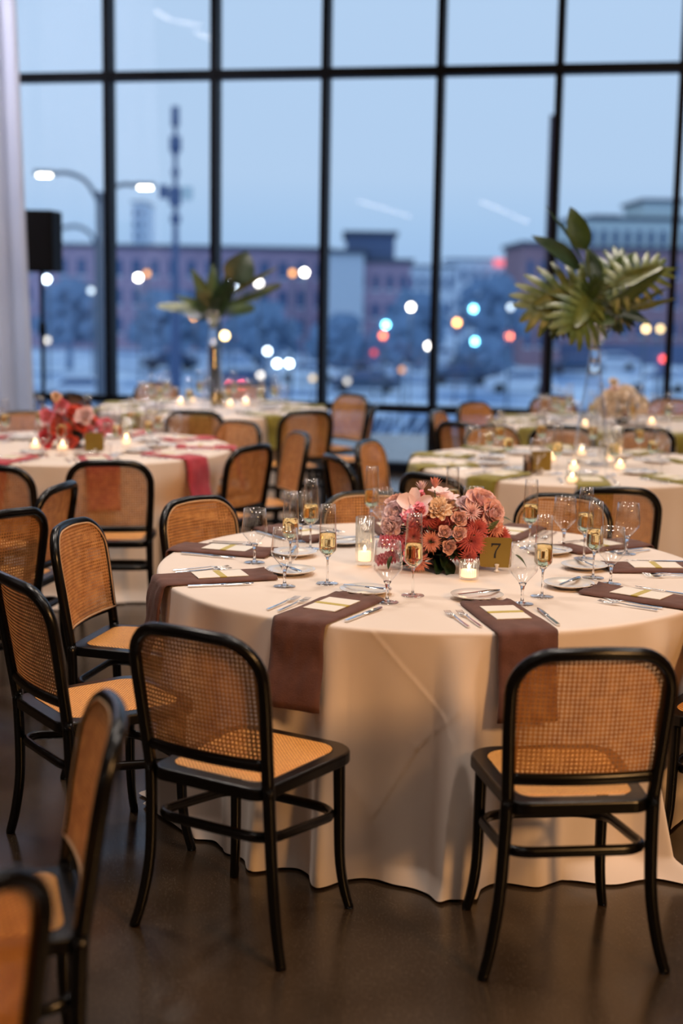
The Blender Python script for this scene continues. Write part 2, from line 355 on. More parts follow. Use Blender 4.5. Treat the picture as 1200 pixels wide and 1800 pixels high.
def build_chair():
    parts = {}
    H = hoop_pts()
    parts['back_frame'] = MB().tube([(x, back_y(x, z), z) for x, z in H], .0172, 12, sq=(1, 1)).mesh('back_frame', MAT['black'])
    rp = [(x, back_y(x, .528)+0, .528) for x in [lerp(-.192, .192, i/12) for i in range(13)]]
    parts['back_rail'] = MB().tube(rp, .012, 10, sq=(1.35, .8)).mesh('back_rail', MAT['black'])
    # cane panel
    O = [p for p in hoop_pts(.004) if p[1] > .53]; O = [(-.19, .532)] + O + [(.19, .532)]
    poly = hoop_pts(.002); poly = [p for p in poly if p[1] > .53]; poly = [(poly[0][0], .53)] + poly + [(poly[-1][0], .53)]
    V = []; F = []; idx = {}
    pit = .0118; hr = .31
    def vid(key, x, z, lay):
        k = (key, lay)
        if k not in idx:
            idx[k] = len(V); V.append((x, back_y(x, z)+.013+(.0011 if lay else -.0011), z))
        return idx[k]
    x0 = -.207; z0 = .528; nxc = int(.414/pit)+1; nzc = int(.345/pit)+1
    for j in range(nzc):
        for i in range(nxc):
            cx = x0+(i+.5)*pit; cz = z0+(j+.5)*pit
            if not inside(poly, cx, cz): continue
            h = pit/2
            outer = [(-1, -1), (0, -1), (1, -1), (1, 0), (1, 1), (0, 1), (-1, 1), (-1, 0)]
            ok = [(2*i+1+a, 2*j+1+b, cx+a*h, cz+b*h) for a, b in outer]
            ink = []
            for q in range(8):
                an = -3*pi/4 + q*pi/4; ink.append((i, j, q, cx+cos(an)*pit*hr, cz+sin(an)*pit*hr))
            for lay in (0, 1):
                for q in range(8):
                    q2 = (q+1) % 8
                    a = vid(('o', ok[q][0], ok[q][1]), ok[q][2], ok[q][3], lay); b = vid(('o', ok[q2][0], ok[q2][1]), ok[q2][2], ok[q2][3], lay)
                    c = vid(ink[q2][:3], ink[q2][3], ink[q2][4], lay); d = vid(ink[q][:3], ink[q][3], ink[q][4], lay)
                    F.append((a, b, c, d) if not lay else (d, c, b, a))
            for q in range(8):
                q2 = (q+1) % 8
                a = vid(ink[q][:3], 0, 0, 0); b = vid(ink[q2][:3], 0, 0, 0); c = vid(ink[q2][:3], 0, 0, 1); d = vid(ink[q][:3], 0, 0, 1)
                F.append((a, b, c, d))
    parts['backrest'] = me('backrest', V, F, MAT['cane'], False)
    sp = [(x, back_y(x, z)+.0155, z) for x, z in O]
    sp += [(lerp(.19, -.19, k/8), back_y(lerp(.19, -.19, k/8), .532)+.0155, .532) for k in range(1, 8)]
    parts['spline'] = MB().tube(sp, .0036, 6, closed=True).mesh('spline', MAT['spline'])
    # seat ring
    def ring(hwf, hwb, yf, yb, rf, rb, n=8):
        P = []
        for (cx, cy, r, a0) in ((hwf-rf, yf-rf, rf, 0), (-hwf+rf, yf-rf, rf, pi/2), (-hwb+rb, yb+rb, rb, pi), (hwb-rb, yb+rb, rb, 3*pi/2)):
            for i in range(n+1):
                a = a0+pi/2*i/n; P.append((cx+r*cos(a), cy+r*sin(a)+(.012*(1-(cx/.2)**2))*(1 if cy > 0 else -.5)))
        return P
    outer = ring(.207, .183, .232, -.212, .085, .05); inner = ring(.165, .150, .19, -.165, .065, .045)
    o2 = ring(.203, .179, .228, -.208, .083, .05); n = len(outer)
    V = []; F = []
    for P, z in ((outer, .432), (outer, .460), (o2, .465), (inner, .466), (inner, .452), (inner, .432)): V += [(x, y, z) for x, y in P]
    for k in range(5):
        for i in range(n): F.append((k*n+i, k*n+(i+1) % n, (k+1)*n+(i+1) % n, (k+1)*n+i))
    for i in range(n): F.append((5*n+i, 5*n+(i+1) % n, (i+1) % n, i))
    sf = me('seat_frame', V, F, MAT['black'], False); parts['seat_frame'] = sf
    V = []; F = []
    for k, s in enumerate((1, .93, .6, .3)):
        V += [(x*s, (y-.01)*s+.01, .4665+(.003 if k == 1 else (.001 if k == 2 else (0 if k == 3 else 0)))) for x, y in inner]
    for k in range(3):
        for i in range(n): F.append((k*n+i, k*n+(i+1) % n, (k+1)*n+(i+1) % n, (k+1)*n+i))
    F.append(tuple(3*n+i for i in range(n)))
    parts['seat'] = me('seat', V, F, MAT['seatcane'])
    legs = []
    for sx in (-1, 1):
        pr = smoothpath([(sx*.187, -.196, .47), (sx*.190, -.190, .34), (sx*.198, -.188, .2), (sx*.217, -.197, .08), (sx*.238, -.208, 0)], 4)
        legs.append(MB().tube(pr, [lerp(.0175, .0145, i/(len(pr)-1)) for i in range(len(pr))], 10).mesh('leg', MAT['black']))
        pf = smoothpath([(sx*.172, .178, .445), (sx*.174, .180, .3), (sx*.176, .183, .16), (sx*.184, .192, .07), (sx*.197, .206, 0)], 4)
        legs.append(MB().tube(pf, [lerp(.0175, .0135, i/(len(pf)-1)) for i in range(len(pf))], 10).mesh('leg', MAT['black']))
    st = ring(.180, .182, .186, -.190, .10, .07)
    parts['stretcher'] = MB().tube([(x, y, .305-.022*(y/.18)) for x, y in st], .0122, 8, closed=True, sq=(1.2, .9)).mesh('stretcher', MAT['black'])
    return parts, legs
CP, CL = build_chair()
def make_chair():
    r = empty('dining_chair')
    bf = ob('back_frame', CP['back_frame'], r)
    ob('back_rail', CP['back_rail'], r)
    b = ob('backrest', CP['backrest'], r, label='honey coloured open weave cane back panel'); ob('cane_edging', CP['spline'], b)
    sf = ob('seat_frame', CP['seat_frame'], r); bv = sf.modifiers.new('b', 'BEVEL'); bv.width = .004; bv.segments = 2; bv.limit_method = 'ANGLE'
    ob('seat', CP['seat'], r, label='honey coloured tight woven cane seat')
    for l in CL: ob('leg', l, r)
    ob('stretcher', CP['stretcher'], r)
    return r
def B(x, y, phi, k=.285):
    a = radians(phi); return (x+k*sin(a), y+k*cos(a), phi)
CH = 'black bentwood cane-backed chair '
N7 = 'chairs around the nearest table'; NL = 'chairs around the red-flower table'; NR = 'chairs around the tall-vase table at right'; NM = 'chairs around the far palm-vase table'; NF = 'chairs around the far right table'; NO = 'chairs of a table out of frame at left'
chairs = [
 ((-.234, 3.70, 30.6), CH+'back turned, front left of the nearest table', N7),
 ((.588, 3.60, -6.5), CH+'back turned, front right of the nearest table', N7),
 ((-.725, 4.215, 55), CH+'left of the nearest table, second from the front', N7),
 ((-.70, 4.97, 104), CH+'seen from its front edge between left chairs and nearest table', N7),
 (B(-.60, 5.67, 130), CH+'facing us behind the left rear edge of the nearest table', N7),
 (B(.115, 5.92, 171), CH+'facing us directly behind the far edge, left of the pink flowers', N7),
 (B(.945, 5.93, 205), CH+'facing us behind the right rear edge of the nearest table', N7),
 ((1.27, 4.22, -57), CH+'cut by the right frame edge beside the nearest table', N7),
 (B(1.20, 6.18, 2), CH+'back turned, its large dark hoop behind the right champagne flutes', NR),
 (B(-1.25, 5.27, -50), CH+'cut by the left frame edge with holes seen against its seat', NO),
 (B(-1.19, 6.02, -78), CH+'seen edge-on between the left foreground and the red-flower table', NO),
 (B(-1.13, 6.84, -5), CH+'back turned in front of the table with red flowers', NL),
 (B(-1.65, 6.60, 12), CH+'at the left frame edge in front of the red-flower table', NL),
 (B(-.455, 2.80, -105), CH+'very blurred and edge-on in the left foreground', NO),
 (B(-.555, 1.885, -46), CH+'very blurred in the bottom left corner, nearest of all', NO),
 (B(-1.02, 9.71, 3), CH+'back turned before the palm-vase table, just right of red flowers', NM),
 (B(-.64, 9.0, 222), CH+'facing left at the right rear side of the red-flower table', NL),
 (B(-.47, 7.62, -58), CH+'back turned at the right front of the red-flower table', NL),
 (B(-.24, 8.36, -110), CH+'leaning edge-on at right of the red-flower table', NL),
 (B(-.24, 9.86, -28), CH+'back turned at the right front of the palm-vase table', NM),
 (B(.085, 11.42, -132), CH+'facing us against the window right of the palm-vase table', NM),
 (B(.24, 10.5, -84), CH+'seen edge-on beside the window under the second mullion', NM),
 (B(-.05, 7.20, 70), CH+'dark edge-on hoop behind the nearest table centre', NR),
 (B(.125, 7.94, 112), CH+'facing right at picture centre, left of tall-vase table', NR),
 (B(.40, 6.52, 44), CH+'low dark hoop just behind the pink flowers', NR),
 (B(.65, 10.03, 109), CH+'edge-on facing right, left of the far right table', NF),
 (B(.74, 9.15, 44), CH+'greyish back turned, between the two right tables', NF),
 (B(.98, 10.86, 135), CH+'facing us against the window at left of far right table', NF),
 (B(.92, 8.95, 152), CH+'facing us behind the left rear of the tall-vase table', NR),
 (B(1.40, 9.05, 10), CH+'dark hoop seen through the tall glass vase', NF),
 (B(1.92, 9.02, -3), CH+'back turned, right of the tall glass vase', NF),
 (B(-2.12, 11.17, 52), CH+'behind the red flowers near the glass', NM),
 (B(-2.12, 9.45, 160), CH+'facing us at the left frame edge below the drape', NL),
 (B(-1.66, 12.5, 150), CH+'far side of the palm-vase table, left one', NM),
 (B(-.88, 12.45, 188), CH+'far side of the palm-vase table, right of the vase', NM),
 (B(1.70, 11.65, 165), CH+'far side of the far right table, behind the tall vase', NF),
 (B(2.68, 11.6, 208), CH+'far side of the far right table, right of the peach flowers', NF),
]
proto = make_chair(); CHP = []
for i, ((x, y, ph), lab, g) in enumerate(chairs):
    c = proto if i == 0 else copy_tree(proto)
    c.location = (x, y, 0); c.rotation_euler = (0, 0, -radians(ph)); tag(c, lab, 'chair', g); CHP.append((x, y, radians(ph)))

# ------------------------------------------------------------------ tables
def cloth_mesh(cx, cy, R, seed, NT=360, NZ=34, nf=17, creases=None):
    rnd = random.Random(seed); ph = [rnd.uniform(0, 6.28) for _ in range(8)]
    V = []; F = []; top = .762
    rings = [0, .2, .4, .6, .8, .93, .975]
    prof = []                                  # (kind, radius or depth)
    for r in rings: prof.append((R*r, top, 0))
    for k in range(1, 5):
        a = k/4*pi/2; prof.append((R-.012+.012*sin(a), top-.012+.012*cos(a), 0))
    for k in range(1, NZ+1): t = k/NZ; prof.append((R, top-.012-(top-.02)*t, t))
    near = [(x, y, p) for x, y, p in CHP if hypot(x-cx, y-cy) < R+.45]
    def hem(th):                               # how far the hem runs out over the floor
        return max(0, .035+.05*sin(3*th+ph[5])+.04*sin(7*th+ph[6])+.025*sin(13*th+ph[7]))
    def fold(th):
        s = 0
        s += .55*sin(nf*th+ph[0]+1.1*sin(2*th+ph[1])) + .45*sin((nf-6)*th+ph[2]) + .40*sin((nf+13)*th+ph[3]+sin(3*th))
        return s
    for (r, z, t) in prof:
        for i in range(NT):
            th = 2*pi*i/NT; rr = r
            if t > 0:
                amp = (.15 if creases else .085)*t**.9; fo = fold(th)
                fo = .9*fo**1.35 if fo > 0 else fo*.35
                rr = R + .010*t + amp*fo*.9 + .012*t
                if t > .93: rr += hem(th)*((t-.93)/.07)**1.3; 
            if creases:
                for (t0_, z0_, t1_, z1_) in creases:
                    ax_, az_ = (th-t0_)*R, z-z0_; bx_, bz_ = (t1_-t0_)*R, z1_-z0_; q_ = max(0, min(1, (ax_*bx_+az_*bz_)/(bx_*bx_+bz_*bz_)))
                    dd_ = hypot(ax_-bx_*q_, az_-bz_*q_); sd_ = 1 if ax_*bz_-az_*bx_ > 0 else -1
                    if dd_ < .05: rr += .0016*math.exp(-(dd_/.0045)**2)+sd_*.0007*math.exp(-(dd_/.02)**2)
            x = cx+rr*cos(th); y = cy+rr*sin(th); zz = max(z, .004+.003*(1+sin(th*31)))
            if t > .02 and z < .70:
                for (qx, qy, p) in near:
                    ax = Vector((cos(p), -sin(p))); ay = Vector((sin(p), cos(p)))
                    d = Vector((x-qx, y-qy)); lx = d.dot(ax); ly = d.dot(ay)
                    kz = 1 if z < .49 else max(0, (.70-z)/.21); kz = kz*kz*(3-2*kz)
                    lim = .248
                    wx = 1 if abs(lx) < .235 else max(0, 1-(abs(lx)-.235)/.10); wx = wx*wx*(3-2*wx)
                    if ly < lim and ly > -.35 and wx > 0: 
                        push = (lim-ly)*kz*wx; x += ay.x*push; y += ay.y*push
            V.append((x-cx, y-cy, zz))
    m = len(prof)
    for k in range(1, m-1):
        for i in range(NT): F.append((k*NT+i, (k+1)*NT+i, (k+1)*NT+(i+1) % NT, k*NT+(i+1) % NT))
    F.append(tuple(range(NT, 2*NT)))
    return me('tablecloth', V, F, MAT['linen'])
def shift_center(mesh): pass
def table(cx, cy, R, name, seed, cloth_label, table_label, NT=360, NZ=34, creases=None):
    t = empty('round_table', (cx, cy, 0)); tag(t, table_label, 'table', 'round banquet tables')
    ob('tabletop', MB().lathe([(0.001, .715), (R-.02, .715), (R-.008, .722), (R-.008, .745), (R-.02, .752), (.001, .752)], 48).mesh('tabletop', MAT['spline'], False), t)
    lg = MB().tube([(0, 0, .715), (0, 0, 0)], .018, 8).mesh('leg', MAT['steel'])
    for k in range(4):
        a = pi/4+pi/2*k; ob('leg', lg, t, (.45*cos(a), .45*sin(a), 0))
    c = ob('tablecloth', cloth_mesh(cx, cy, R, seed, NT, NZ, creases=creases), None, (cx, cy, 0)); tag(c, cloth_label, 'tablecloth', 'floor length cream tablecloths')
TOP = .764
TABLES = {
 'near': dict(c=(.33, 4.885), R=.965, desc='near table', nap='mauve', ang=[199.6, 242.8, 282, 324, 2, 34, 64, 99, 129, 163]),
 'left': dict(c=(-1.59, 8.45), R=.93, desc='red-flower table', nap='red', ang=[(-35+36*k) % 360 for k in range(10)]),
 'right': dict(c=(1.31, 7.96), R=.93, desc='right vase table', nap='olive', ang=[(-129+36*k) % 360 for k in range(10)]),
 'palm': dict(c=(-1.04, 11.3), R=.91, desc='far palm table', nap='olive', ang=[(-54+36*k) % 360 for k in range(10)]),
 'far': dict(c=(2.02, 10.5), R=.91, desc='far right table', nap='olive', ang=[(-70+36*k) % 360 for k in range(10)]),
}
table(*TABLES['near']['c'], .965, 'near', 11, 'cream floor length tablecloth with diagonal creases on the nearest round table', 'nearest round table, set for ten under its cream cloth', 1100, 96,
      [tuple(radians(v) if i_ % 2 == 0 else v for i_, v in enumerate(c_)) for c_ in ((255.5, .76, 268.2, .525), (268.2, .525, 269.5, .46), (270.5, .545, 264, .42), (264, .42, 256.5, .20))])
table(*TABLES['left']['c'], .93, 'left', 5, 'cream tablecloth of the left table with red flowers and red napkins', 'round table at left carrying the red flowers', 300)
table(*TABLES['right']['c'], .93, 'right', 8, 'cream tablecloth under the tall vase of big green leaves', 'round table at right carrying the tall leaf vase', 300)
table(*TABLES['palm']['c'], .91, 'palm', 9, 'cream tablecloth of the far table with palm leaves by the glass', 'far round table by the glass carrying the palm vase', 240)
table(*TABLES['far']['c'], .91, 'far', 10, 'cream tablecloth of the far right table with peach flowers', 'far right round table carrying the peach flowers', 240)

# ---------------- tableware prototypes (origin on the table top)
def flute_parts(n=28):
    bowl = MB().lathe([(.003, .088), (.010, .092), (.022, .103), (.0285, .112), (.0292, .122), (.0285, .15), (.027, .19), (.0252, .23), (.0235, .262), (.0229, .262), (.0246, .23), (.0264, .19), (.0279, .15)], n)
    stem = MB().lathe([(.001, .0035), (.012, .004), (.005, .008), (.0033, .018), (.003, .05), (.0034, .078), (.006, .088), (.012, .0935), (.001, .0945)], 14)
    foot = MB().lathe([(.001, .0005), (.037, .0005), (.038, .0016), (.034, .0026), (.012, .0045), (.001, .0055)], 28)
    ch = MB().lathe([(.001, .0965), (.012, .0975), (.020, .1035), (.0268, .112), (.0275, .122), (.0268, .15), (.0262, .168), (.001, .168)], n)
    return bowl, stem, foot, ch
def goblet_parts(n=28):
    bowl = MB().lathe([(.003, .062), (.012, .068), (.030, .088), (.0435, .104), (.0455, .112), (.0445, .13), (.0415, .16), (.0385, .192), (.0378, .192), (.0408, .16), (.0438, .13)], n)
    stem = MB().lathe([(.001, .0035), (.013, .004), (.006, .010), (.0042, .022), (.0045, .042), (.007, .056), (.0125, .067), (.001, .066)], 14)
    foot = MB().lathe([(.001, .0005), (.036, .0005), (.037, .0016), (.033, .0026), (.012, .0045), (.001, .0055)], 28)
    return bowl, stem, foot
fb, fs, ff, fc = flute_parts(); gb, gs, gf = goblet_parts()
FM = dict(bowl=fb.mesh('flute_bowl', MAT['glass']), stem=fs.mesh('flute_stem', MAT['sglass']), foot=ff.mesh('flute_foot', MAT['foot']), champagne=fc.mesh('champagne', MAT['champ']))
GM = dict(bowl=gb.mesh('goblet_bowl', MAT['glass']), stem=gs.mesh('goblet_stem', MAT['sglass']), foot=gf.mesh('goblet_foot', MAT['foot']))
def joined(parts, name, mats):
    m = MB()
    for k, p in enumerate(parts): m.cm = k; m.add(p.v, p.f)
    return m.mesh(name, None, True, mats)
fb2, fs2, ff2, fc2 = flute_parts(16); gb2, gs2, gf2 = goblet_parts(16)
FJ = joined([fb2, fs2, ff2, fc2], 'flute', [MAT['glass'], MAT['foot'], MAT['foot'], MAT['champ']])
GJ = joined([gb2, gs2, gf2], 'goblet', [MAT['glass'], MAT['foot'], MAT['foot']])
PLATE = MB().lathe([(.001, .004), (.04, .004), (.045, .001), (.05, .003), (.062, .008), (.082, .0145), (.0835, .016), (.082, .017), (.06, .0105), (.048, .0065), (.001, .006)], 40).mesh('bread_plate', MAT['china'])
def bar(mb, st):
    # flat-topped tapering bar; stations (y, half width, z bottom, z top)
    V = []; F = []
    for (y, w_, a, b) in st: V += [(-w_, y, a), (w_, y, a), (w_, y, b-.0006), (w_*.82, y, b), (-w_*.82, y, b), (-w_, y, b-.0006)]
    for i in range(len(st)-1):
        for j in range(6): F.append((i*6+j, i*6+(j+1) % 6, i*6+6+(j+1) % 6, i*6+6+j))
    k = (len(st)-1)*6; F += [(5, 4, 3, 2, 1, 0), tuple(range(k, k+6))]
    return mb.add(V, F)
def fork_parts():
    h = bar(MB(), [(-.098, .0046, .0005, .0045), (-.05, .0042, .001, .005), (.0, .0030, .003, .0065), (.030, .0024, .006, .0085)]).mesh('handle', MAT['steel'], False)
    m = MB(); m.tube([(0, .027, .008), (0, .040, .007), (0, .052, .0045)], [.0028, .009, .0115], 8, sq=(.2, 1))
    for k in range(4):
        x = (k-1.5)*.0058; m.tube([(x, .050, .0045), (x, .075, .004), (x, .098, .0075)], [.0019, .0017, .0009], 6, sq=(.7, 1))
    return h, m.mesh('tines', MAT['steel'])
FKH, FKT = fork_parts()
KNH = bar(MB(), [(-.11, .0058, .0005, .006), (-.05, .0058, .0005, .006), (-.004, .0048, .001, .0055)]).mesh('handle', MAT['steel'], False)
def blade(L0, L1, w):
    V = []; F = []
    st = [(L0, -.35, .45), (lerp(L0, L1, .2), -.5, .9), (lerp(L0, L1, .7), -.5, .95), (lerp(L0, L1, .9), -.3, .8), (L1, .1, .3)]
    for y, a, b in st: V += [(a*w, y, .004), (b*w, y, .0035), (b*w, y, .0045), (a*w, y, .0062)]
    for i in range(4):
        for j in range(4): F.append((i*4+j, i*4+(j+1) % 4, i*4+4+(j+1) % 4, i*4+4+j))
    F += [(3, 2, 1, 0), (16, 17, 18, 19)]; return V, F
KNB = me('blade', *blade(-.006, .105, .011), MAT['steel'])
BKH = bar(MB(), [(-.085, .0052, -.002, .002), (-.01, .0042, -.002, .002)]).mesh('handle', MAT['steel'], False)
BKB = me('blade', *blade(-.012, .075, .012), MAT['steel'])
for vv in BKB.vertices: vv.co.z -= .004
def napkin_mesh(m, R, r0=.60, w=.178, hang=.235, seed=0):
    rnd = random.Random(seed); V = []; F = []
    path = []
    L = R-r0+.004
    for i in range(11): path.append((r0+L*i/10, 0, 0))
    for k in range(1, 5):
        a = k/4*pi/2; path.append((R+.004+.012*sin(a), -.012+.012*cos(a), 0))
    nh = 12
    for i in range(1, nh+1): path.append((R+.016+.004*sin(i*.7+seed)+.045*(i/nh)**1.1, -.012-hang*i/nh, 1))
    nxn = 14; thick = .009
    p1, p2 = rnd.uniform(0, 6), rnd.uniform(0, 6); sk = rnd.uniform(-.02, .02)
    n = len(path)
    for lay in (0, 1):
        for i, (r, z, hg) in enumerate(path):
            t = i/(n-1); a = path[max(i-1, 0)]; b = path[min(i+1, n-1)]
            tx, tz = b[0]-a[0], b[1]-a[1]; l = hypot(tx, tz) or 1; nx_, nz_ = -tz/l, tx/l
            for j in range(nxn+1):
                u = j/nxn-.5; ww = w*(1+.03*sin(t*7+p1)); edge = 1-abs(u*2)**6*.75
                wav = (.0020*sin(u*14+p2+t*3)+.0016*sin(t*18+u*6+p1))*(1 if not hg else 1.8)
                if i < 2: wav += .006*sin(u*22+p1)*(2-i)/2+.002
                off = (.0018 if not lay else thick*edge+abs(wav)+.001)
                if hg and not lay: off = .001
                cxk = u*ww + sk*max(0, t-.5)
                V.append((cxk, -(r + nx_*off*(-1 if False else 1)), z + nz_*off*1.0))
    def id_(lay, i, j): return lay*n*(nxn+1)+i*(nxn+1)+j
    for i in range(n-1):
        for j in range(nxn):
            F.append((id_(1, i, j), id_(1, i, j+1), id_(1, i+1, j+1), id_(1, i+1, j)))
            F.append((id_(0, i, j), id_(0, i+1, j), id_(0, i+1, j+1), id_(0, i, j+1)))
        F.append((id_(0, i, 0), id_(1, i, 0), id_(1, i+1, 0), id_(0, i+1, 0))); F.append((id_(0, i, nxn), id_(0, i+1, nxn), id_(1, i+1, nxn), id_(1, i, nxn)))
    for j in range(nxn):
        F.append((id_(0, 0, j), id_(0, 0, j+1), id_(1, 0, j+1), id_(1, 0, j))); F.append((id_(0, n-1, j), id_(1, n-1, j), id_(1, n-1, j+1), id_(0, n-1, j+1)))
    # napkin frame: +y towards the table centre, so r is -y
    return me('napkin', V, F, m)
CARD = MB().box((-.053, -.085, 0), (.053, .085, .0022)).mesh('menu_card', MAT['card'], False)
BAND = MB().box((-.0545, -.011, -.0004), (.0545, .011, .0030)).mesh('ribbon', MAT['band'], False)
def locpt(c, th, x, r, z=TOP):
    # x to the diner's right, r distance from the table centre; diner sits at angle th
    a = radians(th); return (c[0]+r*cos(a)-x*sin(a), c[1]+r*sin(a)+x*cos(a), z)
def rz_of(th): return radians(th)+pi/2       # local +y points to the table centre
NAMES10 = ['front', 'front right', 'right front', 'right rear', 'back right', 'back', 'back left', 'left rear', 'left front', 'front left']
_near = dict(zip([282, 324, 2, 34, 64, 99, 129, 163, 199.6, 242.8], ['front right', 'right front', 'right', 'right rear', 'back right', 'back centre', 'back left', 'left rear', 'left', 'front left']))
protos = {}
def instance(kind, builder, loc, rz, label, cat, group):
    if kind not in protos: protos[kind] = builder(); c = protos[kind]
    else: c = copy_tree(protos[kind])
    c.location = loc; c.rotation_euler = (0, 0, rz); tag(c, label, cat, group); return c
def mk(name, parts):
    def f():
        r = empty(name)
        for pn, m_ in parts: ob(pn, m_, r)
        return r
    return f
mk_flute = mk('champagne_flute', list(FM.items())); mk_gob = mk('goblet', list(GM.items()))
mk_fork = mk('fork', [('handle', FKH), ('tines', FKT)]); mk_knife = mk('table_knife', [('handle', KNH), ('blade', KNB)]); mk_bk = mk('butter_knife', [('handle', BKH), ('blade', BKB)])
FKJ = joined([MB().add([v.co for v in FKH.vertices], [tuple(p.vertices) for p in FKH.polygons]), MB().add([v.co for v in FKT.vertices], [tuple(p.vertices) for p in FKT.polygons])], 'fork', [MAT['steel'], MAT['steel']])
KNJ = joined([MB().add([v.co for v in KNH.vertices], [tuple(p.vertices) for p in KNH.polygons]), MB().add([v.co for v in KNB.vertices], [tuple(p.vertices) for p in KNB.polygons])], 'table_knife', [MAT['steel'], MAT['steel']])
GLASSPOS = {  # measured foot positions on the near table: goblet, flute
 199.6: ((-.18, 4.503), (-.043, 4.559)), 242.8: ((.145, 4.292), (.229, 4.397)), 282: ((.562, 4.30), (.639, 4.412)), 324: ((.895, 4.625), (.855, 4.725)),
 2: ((1.056, 5.18), (.882, 5.075)), 34: ((.844, 5.312), (.708, 5.264)), 64: ((.52, 5.55), (.441, 5.617)), 99: ((.161, 5.459), (.119, 5.586)),
 129: ((-.154, 5.329), (-.113, 5.178)), 163: ((-.302, 4.897), (-.175, 4.846))}
def in_view(p, mx=60):
    if p[1] < .5: return False
    x, y = proj(p); return -mx < x < 1200+mx
for tk, T in TABLES.items():
    c = T['c']; R = T['R']; near = tk == 'near'; nap = napkin_meshes = [napkin_mesh(MAT[T['nap']], R, seed=k) for k in range(3 if not near else 5)]
    order = sorted(T['ang'], key=lambda a: (a-262) % 360)
    for k, th in enumerate(T['ang']):
        pos = _near[th] if near else NAMES10[order.index(th)]
        at = pos + ' place of the ' + T['desc']; g = ' of the ' + T['desc']
        dr_ = 0 if near else random.uniform(-2, 2)
        if not in_view(locpt(c, th, 0, .8)): continue
        hr = R-.965
        rz_ = rz_of(th)
        np_ = ob('napkin', nap[k % len(nap)], None, (c[0], c[1], TOP), (0, 0, rz_))
        colname = dict(mauve='dusty brown', red='deep red', olive='olive green')[T['nap']]
        tag(np_, f'{colname} folded napkin hanging over the edge, {at}', 'napkin', 'napkins'+g)
        cd_ = instance('card', mk('menu_card', []), locpt(c, th, 0, .775+hr, TOP+.012), rz_, f'cream menu card with gold band, {at}', 'menu card', 'menu cards'+g)
        if not cd_.children: ob('card', CARD, cd_); ob('ribbon', BAND, cd_, label='gold paper ribbon')
        tag(ob('bread_plate', PLATE, None, locpt(c, th, -.01, .525+hr), (0, 0, rz_)), f'small white bread plate, {at}', 'plate', 'bread plates'+g)
        jit = random.uniform(-.3, .3)
        instance('bk', mk_bk, locpt(c, th, .0, .525+hr, TOP+.0205), rz_ - pi/2 + .25+jit*.7, f'butter knife resting across bread plate, {at}', 'knife', 'butter knives'+g)
        for q, (fx_, fr) in enumerate(((-.155, .80), (-.118, .80))):
            w_ = ('outer', 'inner')[q]
            if near: instance('fork', mk_fork, locpt(c, th, fx_, fr+hr), rz_+.04+jit*.1, f'{w_} fork left of napkin, {at}', 'fork', 'forks'+g)
            else: tag(ob('fork', FKJ, None, locpt(c, th, fx_, fr+hr), (0, 0, rz_)), f'{w_} fork left of napkin, {at}', 'fork', 'forks'+g)
        if near: instance('knife', mk_knife, locpt(c, th, .122, .80+hr), rz_-.05, f'table knife right of napkin, {at}', 'knife', 'table knives'+g)
        else: tag(ob('table_knife', KNJ, None, locpt(c, th, .122, .80+hr), (0, 0, rz_)), f'table knife right of napkin, {at}', 'knife', 'table knives'+g)
        if near:
            (gx, gy), (fx2, fy2) = GLASSPOS[th]
            instance('gob', mk_gob, (gx, gy, TOP), 0, f'empty stemmed goblet, {at}', 'glass', 'goblets'+g)
            instance('flute', mk_flute, (fx2, fy2, TOP), 0, f'champagne flute half full, {at}', 'glass', 'flutes'+g)
        else:
            tag(ob('goblet', GJ, None, locpt(c, th, .10+jit*.03, .61+hr)), f'empty stemmed goblet, {at}', 'glass', 'goblets'+g)
            tag(ob('champagne_flute', FJ, None, locpt(c, th, .155+jit*.04, .50+hr+jit*.05)), f'champagne flute half full, {at}', 'glass', 'flutes'+g)

# ---------------- candles
VG = MB().lathe([(.001, .002), (.030, .002), (.032, .006), (.033, .066), (.0315, .066), (.0305, .010), (.001, .009)], 96, ribs=24, ribamp=.035).mesh('votive_glass', MAT['ribglass'])
VW = MB().lathe([(.001, .011), (.026, .011), (.026, .034), (.001, .034)], 20).mesh('wax', MAT['wax'])
VF = MB().lathe([(.0005, 0), (.004, .004), (.0058, .008), (.0040, .014), (.0006, .021)], 10).mesh('flame', MAT['flame'])
CG = MB().lathe([(.001, .002), (.026, .002), (.027, .008), (.030, .012), (.032, .03), (.032, .172), (.030, .172), (.030, .03), (.025, .016), (.001, .015)], 120, ribs=24, ribamp=.03).mesh('cylinder_glass', MAT['ribglass'])
CW = MB().lathe([(.001, .018), (.022, .018), (.022, .05), (.001, .05)], 20).mesh('wax', MAT['wax'])
def mk_votive():
    r = empty('votive_candle'); ob('glass_cup', VG, r); ob('wax', VW, r); ob('flame', VF, r, (0, 0, .036)); return r
def mk_cyl():
    r = empty('cylinder_candle'); ob('glass_cylinder', CG, r); ob('wax', CW, r); ob('flame', VF, r, (0, 0, .052)); return r
def on_table(px, py): p = at_z(px, py, TOP); return (p.x, p.y, TOP)
